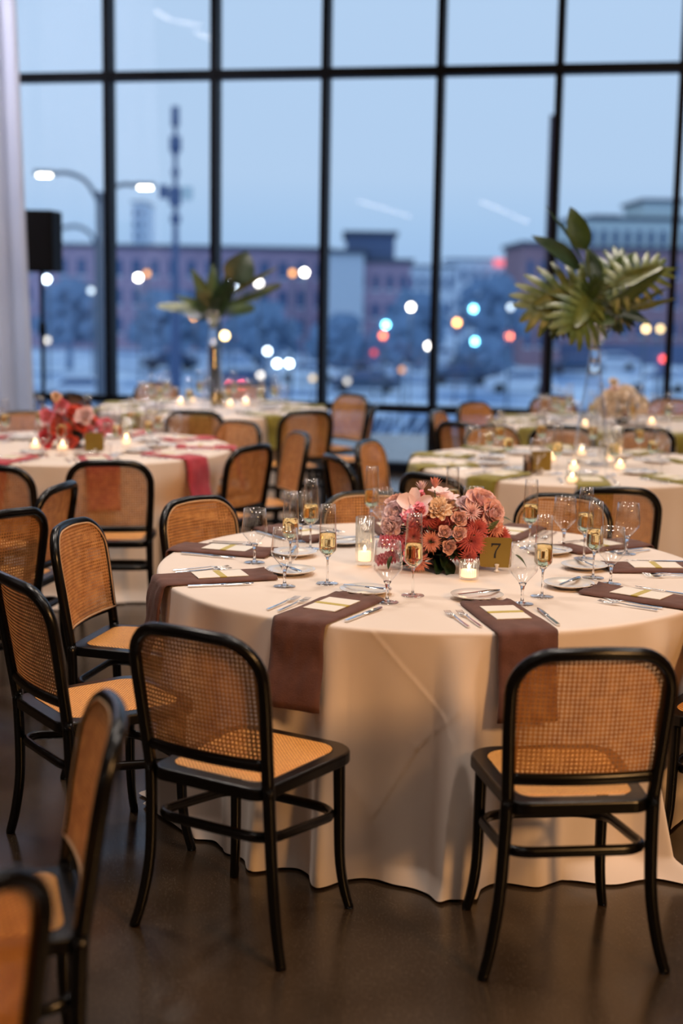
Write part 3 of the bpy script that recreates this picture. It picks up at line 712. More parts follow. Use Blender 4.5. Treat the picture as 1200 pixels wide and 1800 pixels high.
vt = [((.428, 4.662, TOP), 'ribbed glass votive with lit candle, left of the gold number sign on nearest table'),
 (on_table(62, 790), 'lit votive left of the red flowers, nearer the frame edge'), (on_table(86, 781), 'lit votive touching the left of the red flowers'),
 (on_table(110, 792), 'small lit votive in front of the red flowers'),
 (on_table(317, 712), 'lit votive left of the palm vase foot'), (on_table(337, 706), 'lit votive just left of the palm vase foot, rear one'),
 (on_table(404, 716), 'lit votive right of the palm vase foot'), (on_table(432, 712), 'lit votive farthest right of the palm vase foot'),
 (on_table(1008, 828), 'lit votive in front of the tall leaf vase'), (on_table(968, 812), 'lit votive left of the tall leaf vase foot'),
 (on_table(1021, 802), 'lit votive behind the tall leaf vase foot'), (on_table(1089, 826), 'lit votive right of the tall leaf vase foot, front one'),
 (on_table(1076, 806), 'lit votive right of the tall leaf vase foot, rear one'), (on_table(1005, 850), 'lit votive near the front edge of the right vase table'),
 (on_table(1028, 752), 'lit votive left of the peach flowers'), (on_table(1145, 748), 'lit votive right of the peach flowers')]
for p, l in vt: instance('votive', mk_votive, p, 0, l, 'candle', 'votive candles on the tables')
cy = [((.083, 4.878, TOP), 'tall ribbed glass cylinder with lit candle left of the pink flowers'),
 (on_table(222, 785), 'tall glass cylinder candle right of the red flowers'), (on_table(1072, 815), 'tall glass cylinder candle beside the tall leaf vase'),
 (on_table(1084, 800), 'tall glass cylinder candle behind the right vase candles')]
for p, l in cy: instance('cyl', mk_cyl, p, 0, l, 'candle', 'cylinder candles on the tables')
# ---------------- number signs
def rrect(w, h, r, n=5):
    P = []
    for cx_, cz_, a0 in ((w-r, h-r, 0), (-w+r, h-r, pi/2), (-w+r, -h+r, pi), (w-r, -h+r, 3*pi/2)):
        for i in range(n+1): a = a0+pi/2*i/n; P.append((cx_+r*cos(a), cz_+r*sin(a)))
    return P
def prism(P, y0, y1, m, name):
    n = len(P); V = [(x, y0, z) for x, z in P]+[(x, y1, z) for x, z in P]
    F = [tuple(range(n)), tuple(range(2*n-1, n-1, -1))]+[(i, n+i, n+(i+1) % n, (i+1) % n) for i in range(n)]
    return me(name, V, F, m, False)
SG = prism(rrect(.054, .052, .009), -.0015, .0015, MAT['goldsign'], 'plaque')
P7 = [(-.016, .026), (.0165, .026), (.0165, .0225), (.003, .0), (.0005, -.014), (.0008, -.026), (-.0065, -.026), (-.0065, -.014), (-.002, .0), (.0095, .0195), (-.010, .0195), (-.0125, .0165), (-.0135, .013), (-.016, .013)]
D7 = prism(P7, -.0021, -.0012, MAT['ink'], 'numeral')
HOLD = MB().lathe([(.001, 0), (.011, 0), (.011, .003), (.006, .006), (.004, .012), (.006, .018), (.008, .022), (.008, .026), (.001, .027)], 14).mesh('holder', MAT['china'])
def sign(loc, rz_, label, num=True):
    r = empty('table_number_sign', loc, rz_); tag(r, label, 'sign', None)
    p = ob('plaque', SG, r, (0, 0, .066)); ob('holder', HOLD, r, (.005, -.006, 0))
    if num: ob('numeral', D7, p, (0, 0, .006), label='dark serif number 7')
sign((.533, 4.815, TOP), -.10, 'small gold square sign with number 7 beside the pink flowers')
sign(on_table(166, 797), .12, 'small plain gold sign right of the red flowers', False)
sign(on_table(383, 717), 0, 'small plain gold sign at the palm vase foot', False)
sign(on_table(950, 832), 0, 'small plain gold sign left of the tall leaf vase', False)
# copper tumbler-like holder on the right vase table
tb = ob('metal_tumbler', MB().lathe([(.001, 0), (.024, 0), (.025, .003), (.025, .095), (.023, .095), (.022, .006), (.001, .006)], 24).mesh('tumbler', mat('brown_metal', (.16, .10, .07), .3, metal=.8)), None, on_table(927, 832))
tag(tb, 'brown metal tumbler on the right vase table, left of the candles', 'tumbler')

# ------------------------------------------------------------------ flowers
def petal_patch(mb, c, axis_rot, L, W, curl, tilt, rad, az, tw=0, pointy=.0, nu=3, nv=4, ruff=0, rnd=random):
    # petal growing from the flower axis: tilt 0 = upright, pi/2 = flat outwards
    V = []; F = []
    ph = rnd.uniform(0, 6)
    for i in range(nv+1):
        t = i/nv; ang = tilt + curl*t
        # integrate arc
        rr = rad; z = 0; st = L/nv
        for k in range(i): a = tilt+curl*(k+.5)/nv; rr += sin(a)*st; z += cos(a)*st
        wv = W*sin(pi*(.10+.70*t))**.6 if pointy == 0 else W*(sin(pi*min(1, t*.75+.12))**.8)*(1-t**2)**.5
        if pointy == 0 and t > .9: wv *= .62
        for j in range(nu+1):
            u = j/nu-.5
            cup = -abs(u*2)**2*wv*.35
            rz_ = ruff*sin(u*11+ph+t*2)*t
            x = rr+cup*cos(ang)+rz_*cos(ang); y = u*wv*1.0; zz = z - cup*sin(ang)*.6 + rz_*sin(ang)
            ca, sa = cos(az), sin(az); V.append((c[0]+x*ca-y*sa, c[1]+x*sa+y*ca, c[2]+zz))
    for i in range(nv):
        for j in range(nu): a = i*(nu+1)+j; F.append((a, a+1, a+nu+2, a+nu+1))
    mb.add(V, F)
def fl_rose(m, R=1.0, n=38, seed=1, open_=1.0):
    r = random.Random(seed); mb = MB()
    for k in range(n):
        t = k/(n-1); az = k*2.4
        # inner petals stand up and close over the heart, outer ones cup and roll back at the rim
        tilt = lerp(.10, .95*open_, t); curl = lerp(-.75, .55*open_, t**1.4); L = lerp(.62, .88, t)*R
        petal_patch(mb, (0, 0, lerp(.02, -.12, t)*R), 0, L, lerp(.34, .98, t)*R, curl, tilt, lerp(.05, .26, t)*R, az, ruff=.035*R*t, nu=4, nv=5, rnd=r)
    mb.lathe([(.01*R, -.25*R), (.18*R, -.12*R), (.28*R, .1*R)], 8)
    return mb.mesh('rose', m)
def fl_ruffle(m, R=1.0, n=34, seed=2):
    r = random.Random(seed); mb = MB()
    for k in range(n):
        t = k/(n-1); petal_patch(mb, (0, 0, 0), 0, lerp(.55, .85, t)*R, .5*R, .3, lerp(.05, 1.25, t), .05*R, k*2.4, ruff=.09*R, nu=5, rnd=r)
    return mb.mesh('carnation', m)
def fl_mum(m, R=1.0, n=64, seed=3, w=.16, pt=1, curl=.3):
    r = random.Random(seed); mb = MB()
    for k in range(n):
        t = k/(n-1); petal_patch(mb, (0, 0, 0), 0, lerp(.45, 1.0, t)*R, w*R, curl, lerp(.1, 1.45, t)+r.uniform(-.08, .08), .05*R, k*2.4, pointy=pt, nu=2, nv=3, rnd=r)
    return mb.mesh('chrysanthemum', m)
def fl_bract(m, R=1.0, seed=4):
    r = random.Random(seed); mb = MB()
    for k in range(22):
        t = k/21; petal_patch(mb, (0, 0, 0), 0, lerp(1.0, 1.15, t)*R, .26*R, -.15, lerp(.05, .75, t), .05*R, k*2.4, pointy=1, nu=2, nv=4, rnd=r)
    return mb.mesh('bract', m)
def fl_orchid(m, R=1.0, seed=5):
    r = random.Random(seed); mb = MB()
    for k in range(5): petal_patch(mb, (0, 0, 0), 0, 1.0*R, (.95 if k in (1, 4) else .6)*R, .35, .9, .05*R, 2*pi*k/5, nu=4, rnd=r)
    petal_patch(mb, (0, 0, 0), 0, .5*R, .4*R, .9, .3, .02*R, .3, rnd=r)
    return mb.mesh('orchid', m)
def fl_stock(m, R=1.0, n=44, seed=6):
    r = random.Random(seed); mb = MB()
    for k in range(n):
        z = k/n*3.2*R; a = k*2.4; c = (.62*R*cos(a)*(1-.35*k/n), .62*R*sin(a)*(1-.35*k/n), z)
        for q in range(5): petal_patch(mb, c, 0, .50*R, .50*R, .6, .7, .02*R, 2*pi*q/5+a, nu=2, nv=2, ruff=.04*R, rnd=r)
    return mb.mesh('stock', m)
FLW = {
 'rose': fl_rose(MAT['mauvep'], 1, 34, 1, .78), 'garden': fl_rose(MAT['rose'], 1, 42, 2, 1.15), 'blush': fl_rose(MAT['blush'], 1, 34, 3, 1.25),
 'carn': fl_ruffle(MAT['peach']), 'mum': fl_mum(MAT['mum'], n=104, w=.125), 'coral': fl_mum(MAT['coral'], n=76, w=.15), 'pinkmum': fl_mum(MAT['rose'], n=70, w=.13, curl=.0),
 'bract': fl_bract(MAT['coral']), 'bractp': fl_bract(MAT['blush'], seed=8), 'orchid': fl_orchid(MAT['blush']), 'stock': fl_stock(MAT['hot']),
 'redrose': fl_rose(MAT['redp'], 1, 24, 4), 'redo': fl_rose(MAT['redo'], 1, 22, 6), 'hotrose': fl_rose(MAT['hot'], 1, 24, 7), 'cream': fl_rose(MAT['cream'], 1, 24, 8), 'pinkr': fl_rose(MAT['blush'], 1, 26, 9), 'peachr': fl_rose(MAT['peach'], 1, 24, 10)}
def leaf_mesh(m, L, W, droop=.3, fold=.25, kind='oval', n=10, seed=0):
    """blade along +y, normal +z"""
    rnd = random.Random(seed); mb = MB()
    def prof(t):
        if kind == 'oval': return sin(pi*t**.8)**.75*(1-.25*t)
        if kind == 'lance': return sin(pi*min(1, t*.9+.05))**.9*(1-.5*t)
        return sin(pi*(t*.86+.1))**.6
    def P(t, u):
        y = L*t; x = u*W/2*prof(t); z = -droop*L*t*t + abs(u)*fold*W*prof(t)*.5 + .01*L*sin(t*9+u*3)
        return (x, y, z)
    if kind == 'split':                     # monstera: lobes cut from the edge towards the midrib
        mb.tube([P(t/8, 0) for t in range(9)], [L*.012]*9, 5)
        nl = 8
        V = []; F = []
        for i in range(9):
            t = .02+i/8*.93
            for j in range(5): u = (j-2)/2; V.append((u*W*.13*sin(pi*(t*.85+.12))**.6, L*t, -droop*L*t*t+abs(u)*fold*W*.12))
        for i in range(8):
            for j in range(4): a = i*5+j; F.append((a, a+1, a+6, a+5))
        mb.add(V, F)
        for s in (-1, 1):
            for k in range(nl):
                t0 = k/nl*.9+.03; ang = lerp(2.1, .35, k/(nl-1)); ll = W*.60*lerp(.80, 1.0, sin(pi*(k+.8)/nl))*(1 if k < nl-1 else .8)
                c0 = Vector(P(t0, 0)); d = Vector((s*sin(ang), cos(ang), 0)); nrm = Vector((-d.y, d.x, 0))
                V = []; F = []; m_ = 5
                for i in range(m_+1):
                    q = i/m_; wv = W*.058*(.75+.5*sin(pi*q**.8))*(1 if q < .9 else .45)
                    for j in (-1, 0, 1):
                        p = c0+d*ll*q+nrm*wv*j*.95+Vector((0, 0, -droop*L*t0*t0 + fold*ll*q*.6 - .35*ll*q*q + (0 if j else .012*L)))
                        V.append(p)
                for i in range(m_):
                    for j in (0, 1): a = i*3+j; F.append((a, a+1, a+4, a+3))
                mb.add(V, F)
    elif kind == 'frond':                   # palm frond: narrow leaflets off a rib
        mb.tube([P(t/8, 0) for t in range(9)], [L*.008]*9, 5)
        for s in (-1, 1):
            for k in range(16):
                t0 = .12+k/16*.86; ang = lerp(1.1, .25, k/15); ll = W*.5*sin(pi*(k+2)/19)**.6+.02*L
                c0 = Vector(P(t0, 0)); c0.z = -droop*L*t0*t0; d = Vector((s*sin(ang), cos(ang), -.15)); nrm = Vector((-d.y, d.x, 0)).normalized()*W*.03
                mb.add([c0-nrm, c0+nrm, c0+d*ll*.6+nrm*1.1, c0+d*ll, c0+d*ll*.6-nrm*1.1], [(0, 1, 2, 3, 4)])
    else:
        V = []; F = []
        for i in range(n+1):
            for j in range(5): V.append(P(i/n, (j-2)/2))
        for i in range(n):
            for j in range(4): a = i*5+j; F.append((a, a+1, a+6, a+5))
        mb.add(V, F)
    return mb.mesh('leaf', m)
def place_dir(o, base, d, roll=0, s=1.0, axis='Z'):
    """point the object's +Z (flowers) or +Y (leaves) along d"""
    d = Vector(d).normalized(); q = d.to_track_quat('Z' if axis == 'Z' else 'Y', 'Y' if axis == 'Z' else 'Z')
    o.matrix_local = Matrix.Translation(base) @ q.to_matrix().to_4x4() @ Matrix.Rotation(roll, 4, 'Z' if axis == 'Z' else 'Y') @ Matrix.Diagonal((s, s, s, 1))
LF1 = leaf_mesh(MAT['leaf'], 1, .42, .2, .3); LF2 = leaf_mesh(MAT['leafy'], 1, .4, .15, .3); LF3 = leaf_mesh(MAT['leafd'], 1, .5, .2, .3)
def arrangement(name, c, flowers, leaves, label, bowl=True, filler=None):
    r = empty(name, c); tag(r, label, 'flowers')
    ob('bowl', MB().lathe([(.001, .0), (.045, .0), (.05, .006), (.035, .02), (.05, .035), (.10, .06), (.115, .095), (.105, .095), (.001, .07)], 28).mesh('bowl', MAT['bowl']), r, label='dark footed bowl')
    for kind, pn, off, d, s in flowers:
        o = ob(pn, FLW[kind], r); place_dir(o, off, d, random.uniform(0, 6), s)
        b = Vector(off)-Vector(d).normalized()*s*.2; 
        ob('stem', MB().tube([b, b*.5+Vector((0, 0, .03)), (0, 0, .07)], .0022, 5).mesh('stem', MAT['stem']), r)
    for k, (off, d, s, m_) in enumerate(leaves):
        o = ob('leaf', m_, r); place_dir(o, off, d, random.uniform(-.5, .5), s, 'Y')
    return r
# near table flowers: positions from picture coordinates at the bouquet's own depth
BC = Vector((.345, 4.90, TOP))
def bq(px, py, dy=0): p = at_y(px, py, BC.y+dy); return p-BC
F7 = []; SCL = dict(bractp=1.75, bract=1.75, rose=1.12, garden=1.22, blush=1.3, mum=1.35, coral=1.3, carn=1.35, pinkmum=1.3, orchid=1.45)
def addf(kind, pn, px, py, dy, r_px, up=.35, sx_=0):
    off = bq(px, py, dy); d = Vector((off.x*1.2+sx_, -.9 if dy <= 0 else -.2, up+off.z*.8)); F7.append((kind, pn, off, d, r_px/512*SCL.get(kind, 1.3)))
addf('rose', 'spray_rose', 806, 913, -.13, 15, .25); addf('rose', 'spray_rose', 781, 937, -.14, 13); addf('rose', 'spray_rose', 806, 940, -.15, 14); addf('rose', 'spray_rose', 788, 961, -.14, 14, 0)
addf('carn', 'carnation', 770, 898, -.10, 22, .5)
addf('garden', 'garden_rose', 845, 885, -.02, 25, .9, .3); addf('garden', 'garden_rose', 862, 903, -.04, 22, .1, .5); addf('blush', 'garden_rose', 820, 889, 0, 15, .7)
addf('blush', 'garden_rose', 698, 905, -.06, 21, .5, -.4); addf('blush', 'garden_rose', 688, 925, -.08, 16, -.1, -.5); addf('orchid', 'orchid', 729, 893, -.08, 24, .6)
addf('orchid', 'orchid', 785, 884, .02, 18, 1.0); addf('orchid', 'orchid', 772, 872, .05, 16, 1.2)
addf('mum', 'chrysanthemum', 752, 911, -.11, 15); addf('mum', 'chrysanthemum', 828, 951, -.12, 22, 0); addf('mum', 'chrysanthemum', 726, 944, -.12, 16); addf('coral', 'chrysanthemum', 757, 951, -.14, 17, 0)
addf('coral', 'chrysanthemum', 757, 951, -.10, 20); addf('mum', 'chrysanthemum', 822, 978, -.12, 15, -.3); addf('mum', 'chrysanthemum', 880, 943, -.02, 18, .2, .4); addf('coral', 'chrysanthemum', 868, 928, -.04, 18, .3, .3)
addf('pinkmum', 'pincushion_flower', 828, 901, -.09, 17, .4); addf('mum', 'chrysanthemum', 838, 930, -.10, 18, .2); addf('mum', 'chrysanthemum', 770, 925, -.09, 18); addf('mum', 'chrysanthemum', 800, 965, -.08, 20, -.2)
addf('hotrose' if 0 else 'coral', 'ranunculus', 735, 985, -.12, 20, -.4); addf('hotrose', 'ranunculus', 728, 972, -.10, 17, -.1)
addf('bractp', 'blushing_bract', 742, 862, .02, 10, 1.6, -.2); addf('bract', 'blushing_bract', 764, 858, .02, 11, 1.8, .1); addf('bractp', 'blushing_bract', 731, 884, -.03, 11, 1.3, -.5); addf('bract', 'blushing_bract', 740, 889, -.05, 10, 1.2, -.3)
addf('mum', 'chrysanthemum', 850, 958, -.06, 18, .1, .3); addf('mum', 'chrysanthemum', 790, 905, 0, 20, .8)
F7.append(('stock', 'stock_flower', bq(715, 955, -.1), Vector((-1, -.35, .12)), .030)); F7.append(('stock', 'stock_flower', bq(735, 935, -.08), Vector((-.5, -.6, .8)), .030)); F7.append(('stock', 'stock_flower', bq(700, 975, -.05), Vector((-1, -.5, -.2)), .026))
F7.append(('stock', 'stock_flower', bq(742, 925, -.1), Vector((-.2, -.4, 1)), .026))
for px, py, kd in ((720, 962, 'mum'), (850, 935, 'mum'), (840, 975, 'mum'), (700, 940, 'coral'), (765, 960, 'mum'), (745, 930, 'mum'), (790, 925, 'coral'), (815, 925, 'mum'), (740, 905, 'blush'), (760, 915, 'mum'), (845, 910, 'coral'), (700, 890, 'rose'), (870, 955, 'mum'), (780, 900, 'carn')):
    addf(kd, 'chrysanthemum' if kd in ('mum', 'coral') else ('carnation' if kd == 'carn' else 'rose'), px, py, .01, 24, .35)
F7.append(('stock', 'stock_flower', bq(742, 900, -.03), Vector((-.2, -.3, 1)), .024))
L7 = [(bq(868, 905, 0), Vector((1, -.2, -.15)), .075, LF1), (bq(858, 935, -.06), Vector((.5, -.5, .9)), .07, LF2), (bq(866, 948, -.05), Vector((1, -.4, .1)), .075, LF2),
      (bq(688, 977, -.1), Vector((-.3, -.5, -.7)), .05, LF1), (bq(700, 930, -.05), Vector((-1, -.2, .4)), .05, LF2), (bq(880, 962, -.04), Vector((1, -.5, -.2)), .06, LF1), (bq(745, 905, -.08), Vector((0, -.6, .8)), .05, LF2), (bq(905, 975, -.02), Vector((.7, 0, -.5)), .06, LF1)]
for k in range(46):
    a = random.uniform(pi*.85, pi*2.15); h_ = random.uniform(.03, .12); L7.append((Vector((.06*cos(a), .06*sin(a), h_)), Vector((cos(a), sin(a), random.uniform(-.35, .6))), random.uniform(.09, .13), LF3))
a7 = arrangement('flower_centerpiece', BC, F7, L7, 'low pink, peach and brick red flower centerpiece on the nearest table')
for k in range(16):  # thin upright twigs under the bracts
    b = bq(752+random.uniform(-6, 6), 900, 0); t_ = bq(752+random.uniform(-22, 30), random.uniform(862, 885), .0)
    ob('twig', MB().tube([b, (b+t_)/2+Vector((random.uniform(-.01, .01), 0, 0)), t_], .0012, 4).mesh('twig', MAT['stem']), a7)
def ball_arr(c, kinds, n, R, seed, label, squash=.75):
    rnd = random.Random(seed); fls = []; lvs = []
    for k in range(n):
        az = k*2.399+seed; el_ = math.acos(1-((k+.5)/n)*1.15); d = Vector((sin(el_)*cos(az), sin(el_)*sin(az), cos(el_)))
        kd, pn, s = kinds[k % len(kinds)]; rr = R*rnd.uniform(.8, 1.12)
        fls.append((kd, pn, Vector((d.x*rr, d.y*rr, .10+d.z*rr*squash)), d, s*rnd.uniform(.85, 1.15)))
    for k in range(14):
        a = rnd.uniform(0, 6.28); lvs.append((Vector((.5*R*cos(a), .5*R*sin(a), .12)), Vector((cos(a), sin(a), rnd.uniform(-.1, 1))), .12, (LF1, LF2, LF3)[k % 3]))
    r = arrangement('flower_centerpiece', c, fls, lvs, label)
    return r, c
rc, _ = ball_arr(Vector((-1.60, 8.42, TOP)), [('redrose', 'rose', .055), ('redo', 'rose', .055), ('hotrose', 'rose', .045), ('mum', 'chrysanthemum', .05), ('redo', 'rose', .05)], 26, .15, 3, 'bright red and pink flower centerpiece on the left table', .85)
for px, py, kd, s in ((162, 732, 'pinkr', .06), (96, 732, 'hotrose', .05), (121, 714, 'hotrose', .05), (112, 698, 'peachr', .035), (200, 748, 'hotrose', .05), (132, 778, 'redo', .06), (96, 772, 'redrose', .06), (118, 752, 'redo', .06)):
    p = at_y(px, py, 8.28)-Vector((-1.56, 8.42, TOP)); o = ob('rose', FLW[kd], rc); place_dir(o, p, Vector((p.x, -1, .4)), 0, s)
    ob('stem', MB().tube([p, p*.5+Vector((0, 0, .04)), (0, 0, .07)], .0025, 5).mesh('stem', MAT['stem']), rc)
pc, _ = ball_arr(Vector((2.05, 10.45, TOP)), [('cream', 'garden_rose', .065), ('cream', 'rose', .06), ('pinkr', 'rose', .06), ('cream', 'rose', .055), ('carn', 'carnation', .05)], 24, .16, 5, 'pale peach and blush flower centerpiece on the far right table', .9)
for px, py, kd, s in ((1078, 673, 'cream', .04), (1072, 700, 'cream', .07), (1105, 705, 'cream', .07), (1100, 722, 'pinkr', .06)):
    p = at_y(px, py, 10.35)-Vector((2.05, 10.45, TOP)); o = ob('rose', FLW[kd], pc); place_dir(o, p, Vector((p.x, -1, .6)), 0, s)
    ob('stem', MB().tube([p, p*.5+Vector((0, 0, .04)), (0, 0, .07)], .0025, 5).mesh('stem', MAT['stem']), pc)

# ---------------- tall vases with leaves
VASE = MB().lathe([(.001, .003), (.108, .003), (.11, .010), (.100, .06), (.085, .18), (.068, .32), (.050, .46), (.036, .57), (.030, .635), (.034, .66), (.055, .70), (.082, .745), (.098, .785), (.096, .785), (.080, .745), (.053, .702), (.031, .665)], 40)
VG2 = thin_glass('vase_glass', (.96, .98, 1.0), .07, .95, .02, 1.7)
VM = VASE.mesh('vase', VG2)
VCORE = MB().lathe([(.001, .50), (.020, .505), (.041, .515), (.034, .57), (.0275, .635), (.028, .650), (.001, .652)], 28).mesh('neck_core', MAT['sglass'])
def vase(c, label, s=1.0):
    o = ob('trumpet_vase', VM, None, c); ob('neck_core', VCORE, o); o.scale = (s, s, s); tag(o, label, 'vase', 'tall glass trumpet vases'); return o
V1 = Vector((1.395, 7.96, TOP)); V2 = Vector((-1.035, 11.3, TOP))
vase(V1, 'tall clear trumpet vase carrying big monstera leaves, right table'); vase(V2, 'tall clear trumpet vase carrying palm leaves, far left table', .97)
def foliage(c, lst, h, label, name):
    r = empty(name, (c.x, c.y, c.z+h)); tag(r, label, 'leaves'); o0 = Vector((c.x, c.y, c.z+h))
    for (kind, m_, b, t_, W, dy, roll) in lst:
        pb = at_y(b[0], b[1], c.y)-o0; pt = at_y(t_[0], t_[1], c.y+dy)-o0
        d = pt-pb; L = d.length; W_ = W/FPX*c.y
        lm = leaf_mesh(MAT[m_], L, W_, .10, .25, kind, seed=int(b[0]+t_[0]))
        o = ob('leaf', lm, r); dd = d.normalized()
        # blade normal roughly towards the camera / up, turned by roll
        up = Vector((0, -1, .55)); nrm = (up-dd*up.dot(dd)).normalized(); nrm = Matrix.Rotation(roll, 3, dd) @ nrm; xx = dd.cross(nrm)
        o.matrix_local = Matrix.Translation(pb) @ Matrix((xx, dd, nrm)).transposed().to_4x4()
        nk = Vector((0, 0, -.10))
        ob('stalk', MB().tube(smoothpath([nk, nk*.1+pb*.3, pb], 4), .005, 6).mesh('stalk', MAT['stem']), r)
    return r
foliage(V1, [
 ('oval', 'leafd', (1020, 474), (940, 408), 46, -.05, .3), ('oval', 'leaf', (1030, 440), (1000, 362), 44, .05, -.5), ('lance', 'leafd', (1024, 462), (968, 356), 22, .1, .8),
 ('oval', 'leafd', (1050, 500), (1032, 432), 32, .08, -.3), ('oval', 'leaf', (1062, 505), (1052, 440), 26, .1, .9),
 ('split', 'leafy', (1022, 512), (938, 536), 120, -.12, -.15), ('split', 'leafy', (1040, 520), (1010, 572), 110, -.2, -.3), ('split', 'leaf', (1030, 532), (1050, 500), 50, -.1, .2),
 ('split', 'leaf', (1062, 515), (1100, 445), 90, .12, 0), ('split', 'leafy', (1080, 505), (1166, 462), 90, .05, 0), ('oval', 'leaf', (1058, 545), (1176, 476), 30, -.1, .9),
 ('lance', 'leafy', (1090, 480), (1200, 470), 16, .1, .4), ('lance', 'leafy', (1080, 545), (1190, 530), 20, -.08, 1.0), ('lance', 'leafd', (1085, 545), (1142, 566), 26, -.12, .2),
 ('split', 'leafd', (1050, 535), (1110, 560), 60, -.05, .3), ('oval', 'leafd', (990, 550), (966, 588), 22, -.1, .2), ('split', 'leafd', (1010, 545), (975, 575), 56, .0, .2),
 ('oval', 'leafy', (1075, 545), (1180, 512), 18, -.02, 1.2), ('oval', 'leafd', (1060, 530), (1090, 470), 40, .15, .3), ('lance', 'leafd', (1080, 560), (1090, 590), 18, 0, .4),
 ('oval', 'leafd', (1035, 540), (1080, 500), 46, .0, .3), ('oval', 'leaf', (1040, 560), (1080, 565), 30, -.1, .3)], .74, 'spray of big split and paddle leaves in the tall vase at right', 'leaf_arrangement')
foliage(V2, [
 ('oval', 'leafd', (412, 500), (434, 440), 62, .05, .1), ('lance', 'leaf', (368, 540), (338, 470), 30, 0, .2), ('lance', 'leaf', (372, 540), (374, 462), 28, .05, .1),
 ('frond', 'leafy', (370, 545), (282, 532), 44, -.1, .3), ('lance', 'leaf', (360, 540), (286, 530), 20, 0, .6), ('frond', 'leafy', (380, 540), (492, 500), 40, 0, .4), ('lance', 'leafy', (395, 520), (488, 470), 14, 0, .5),
 ('lance', 'leaf', (385, 545), (490, 503), 16, -.1, .4), ('frond', 'leaf', (378, 545), (440, 540), 44, -.15, .2), ('oval', 'leafd', (372, 555), (345, 510), 38, -.05, .1), ('frond', 'leafd', (372, 555), (400, 500), 60, -.1, .1),
 ('oval', 'leafd', (375, 555), (398, 520), 36, -.1, .2), ('lance', 'leaf', (372, 548), (310, 516), 20, -.1, .2), ('lance', 'leafy', (398, 520), (396, 480), 16, 0, .1), ('frond', 'leafd', (372, 560), (330, 540), 50, .1, .1)], .72, 'spray of palm fronds with one round leaf in the far vase', 'leaf_arrangement')

# ------------------------------------------------------------------ loudspeaker
sp = at_y(72, 425, 13.05)
s_ = empty('loudspeaker', (sp.x, sp.y, sp.z-.27), -.1); tag(s_, 'black loudspeaker on a pole stand beside the white drape', 'speaker')
sb = ob('cabinet', MB().box((-.155, -.16, 0), (.155, .16, .545)).mesh('cabinet', MAT['speaker'], False), s_); bv = sb.modifiers.new('b', 'BEVEL'); bv.width = .02; bv.segments = 3
ob('grille', MB().box((-.135, -.172, .03), (.135, -.158, .515)).mesh('grille', MAT['speaker'], False), s_)
st_ = empty('speaker_stand', (sp.x, sp.y, 0)); tag(st_, 'black tripod stand holding the loudspeaker beside the drape', 'stand')
ob('pole', MB().tube([(0, 0, .12), (0, 0, sp.z-.27)], .019, 10).mesh('pole', MAT['speaker']), st_)
ob('collar', MB().tube([(0, 0, 1.25), (0, 0, 1.36)], .032, 10).mesh('collar', MAT['speaker']), st_)
for k in range(3):
    a = 2*pi*k/3+.5; ob('leg', MB().tube([(0, 0, .75), (.5*cos(a), .5*sin(a), 0.012)], .012, 8).mesh('leg', MAT['speaker']), st_)

# ------------------------------------------------------------------ outside
GZ = -5.0
MO = {}
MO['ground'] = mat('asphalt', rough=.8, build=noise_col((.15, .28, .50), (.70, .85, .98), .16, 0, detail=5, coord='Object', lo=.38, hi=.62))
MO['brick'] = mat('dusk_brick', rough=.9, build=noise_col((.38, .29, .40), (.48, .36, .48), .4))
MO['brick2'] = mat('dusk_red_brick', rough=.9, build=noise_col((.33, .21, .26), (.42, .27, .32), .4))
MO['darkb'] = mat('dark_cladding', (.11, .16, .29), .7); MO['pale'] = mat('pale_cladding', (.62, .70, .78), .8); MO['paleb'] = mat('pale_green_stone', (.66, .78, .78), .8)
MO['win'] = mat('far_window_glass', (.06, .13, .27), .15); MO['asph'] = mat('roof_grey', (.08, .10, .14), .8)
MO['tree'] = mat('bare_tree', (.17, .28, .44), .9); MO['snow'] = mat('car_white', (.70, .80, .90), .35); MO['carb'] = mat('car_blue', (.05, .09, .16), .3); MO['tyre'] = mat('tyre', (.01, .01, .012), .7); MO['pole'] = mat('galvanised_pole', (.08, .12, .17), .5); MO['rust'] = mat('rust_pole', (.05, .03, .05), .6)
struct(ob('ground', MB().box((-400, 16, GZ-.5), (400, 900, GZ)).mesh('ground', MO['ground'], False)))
def dim(px0, px1, ytop, Y, depth, m, name, label, grp, ground=GZ, rows=0, cols=0, wm='win', ww=.5, wh=.5, y0f=.1, y1f=.95, parent=None):
    a = at_y(px0, ytop, Y); b = at_y(px1, ytop, Y); zt = (a.z+b.z)/2
    if parent is None:
        r = empty(name, (a.x, Y, ground)); tag(r, label, 'building', grp)
    else: r = parent
    o = r.location
    ob('wall', MB().box((a.x-o.x, Y-o.y, 0), (b.x-o.x, Y-o.y+depth, zt-ground)).mesh('wall', MO[m], False), r)
    ob('roof', MB().box((a.x-o.x-.3, Y-o.y-.3, zt-ground), (b.x-o.x+.3, Y-o.y+depth+.3, zt-ground+.4)).mesh('roof', MO['asph'], False), r)
    if rows:
        H = zt-ground; cw = (b.x-a.x)/cols; rh = H*(y1f-y0f)/rows
        wme = MB().box((-cw*ww/2, -.06, -rh*wh/2), (cw*ww/2, .06, rh*wh/2)).mesh('window', MO[wm], False)
        fme = MB().box((-cw*ww/2-.1, -.10, -rh*wh/2-.18), (cw*ww/2+.1, .10, -rh*wh/2)).mesh('sill', MO['pale'], False)
        for i in range(cols):
            for j in range(rows):
                wo = ob('window', wme, r, (a.x-o.x+cw*(i+.5), Y-o.y-.02, H*y0f+rh*(j+.5))); ob('sill', fme, wo)
    return r
b1 = dim(30, 578, 437, 150, 20, 'brick', 'brick_building', 'long brick apartment block behind the left panes', 'buildings outside', rows=3, cols=17, wm='win', ww=.45, wh=.55)
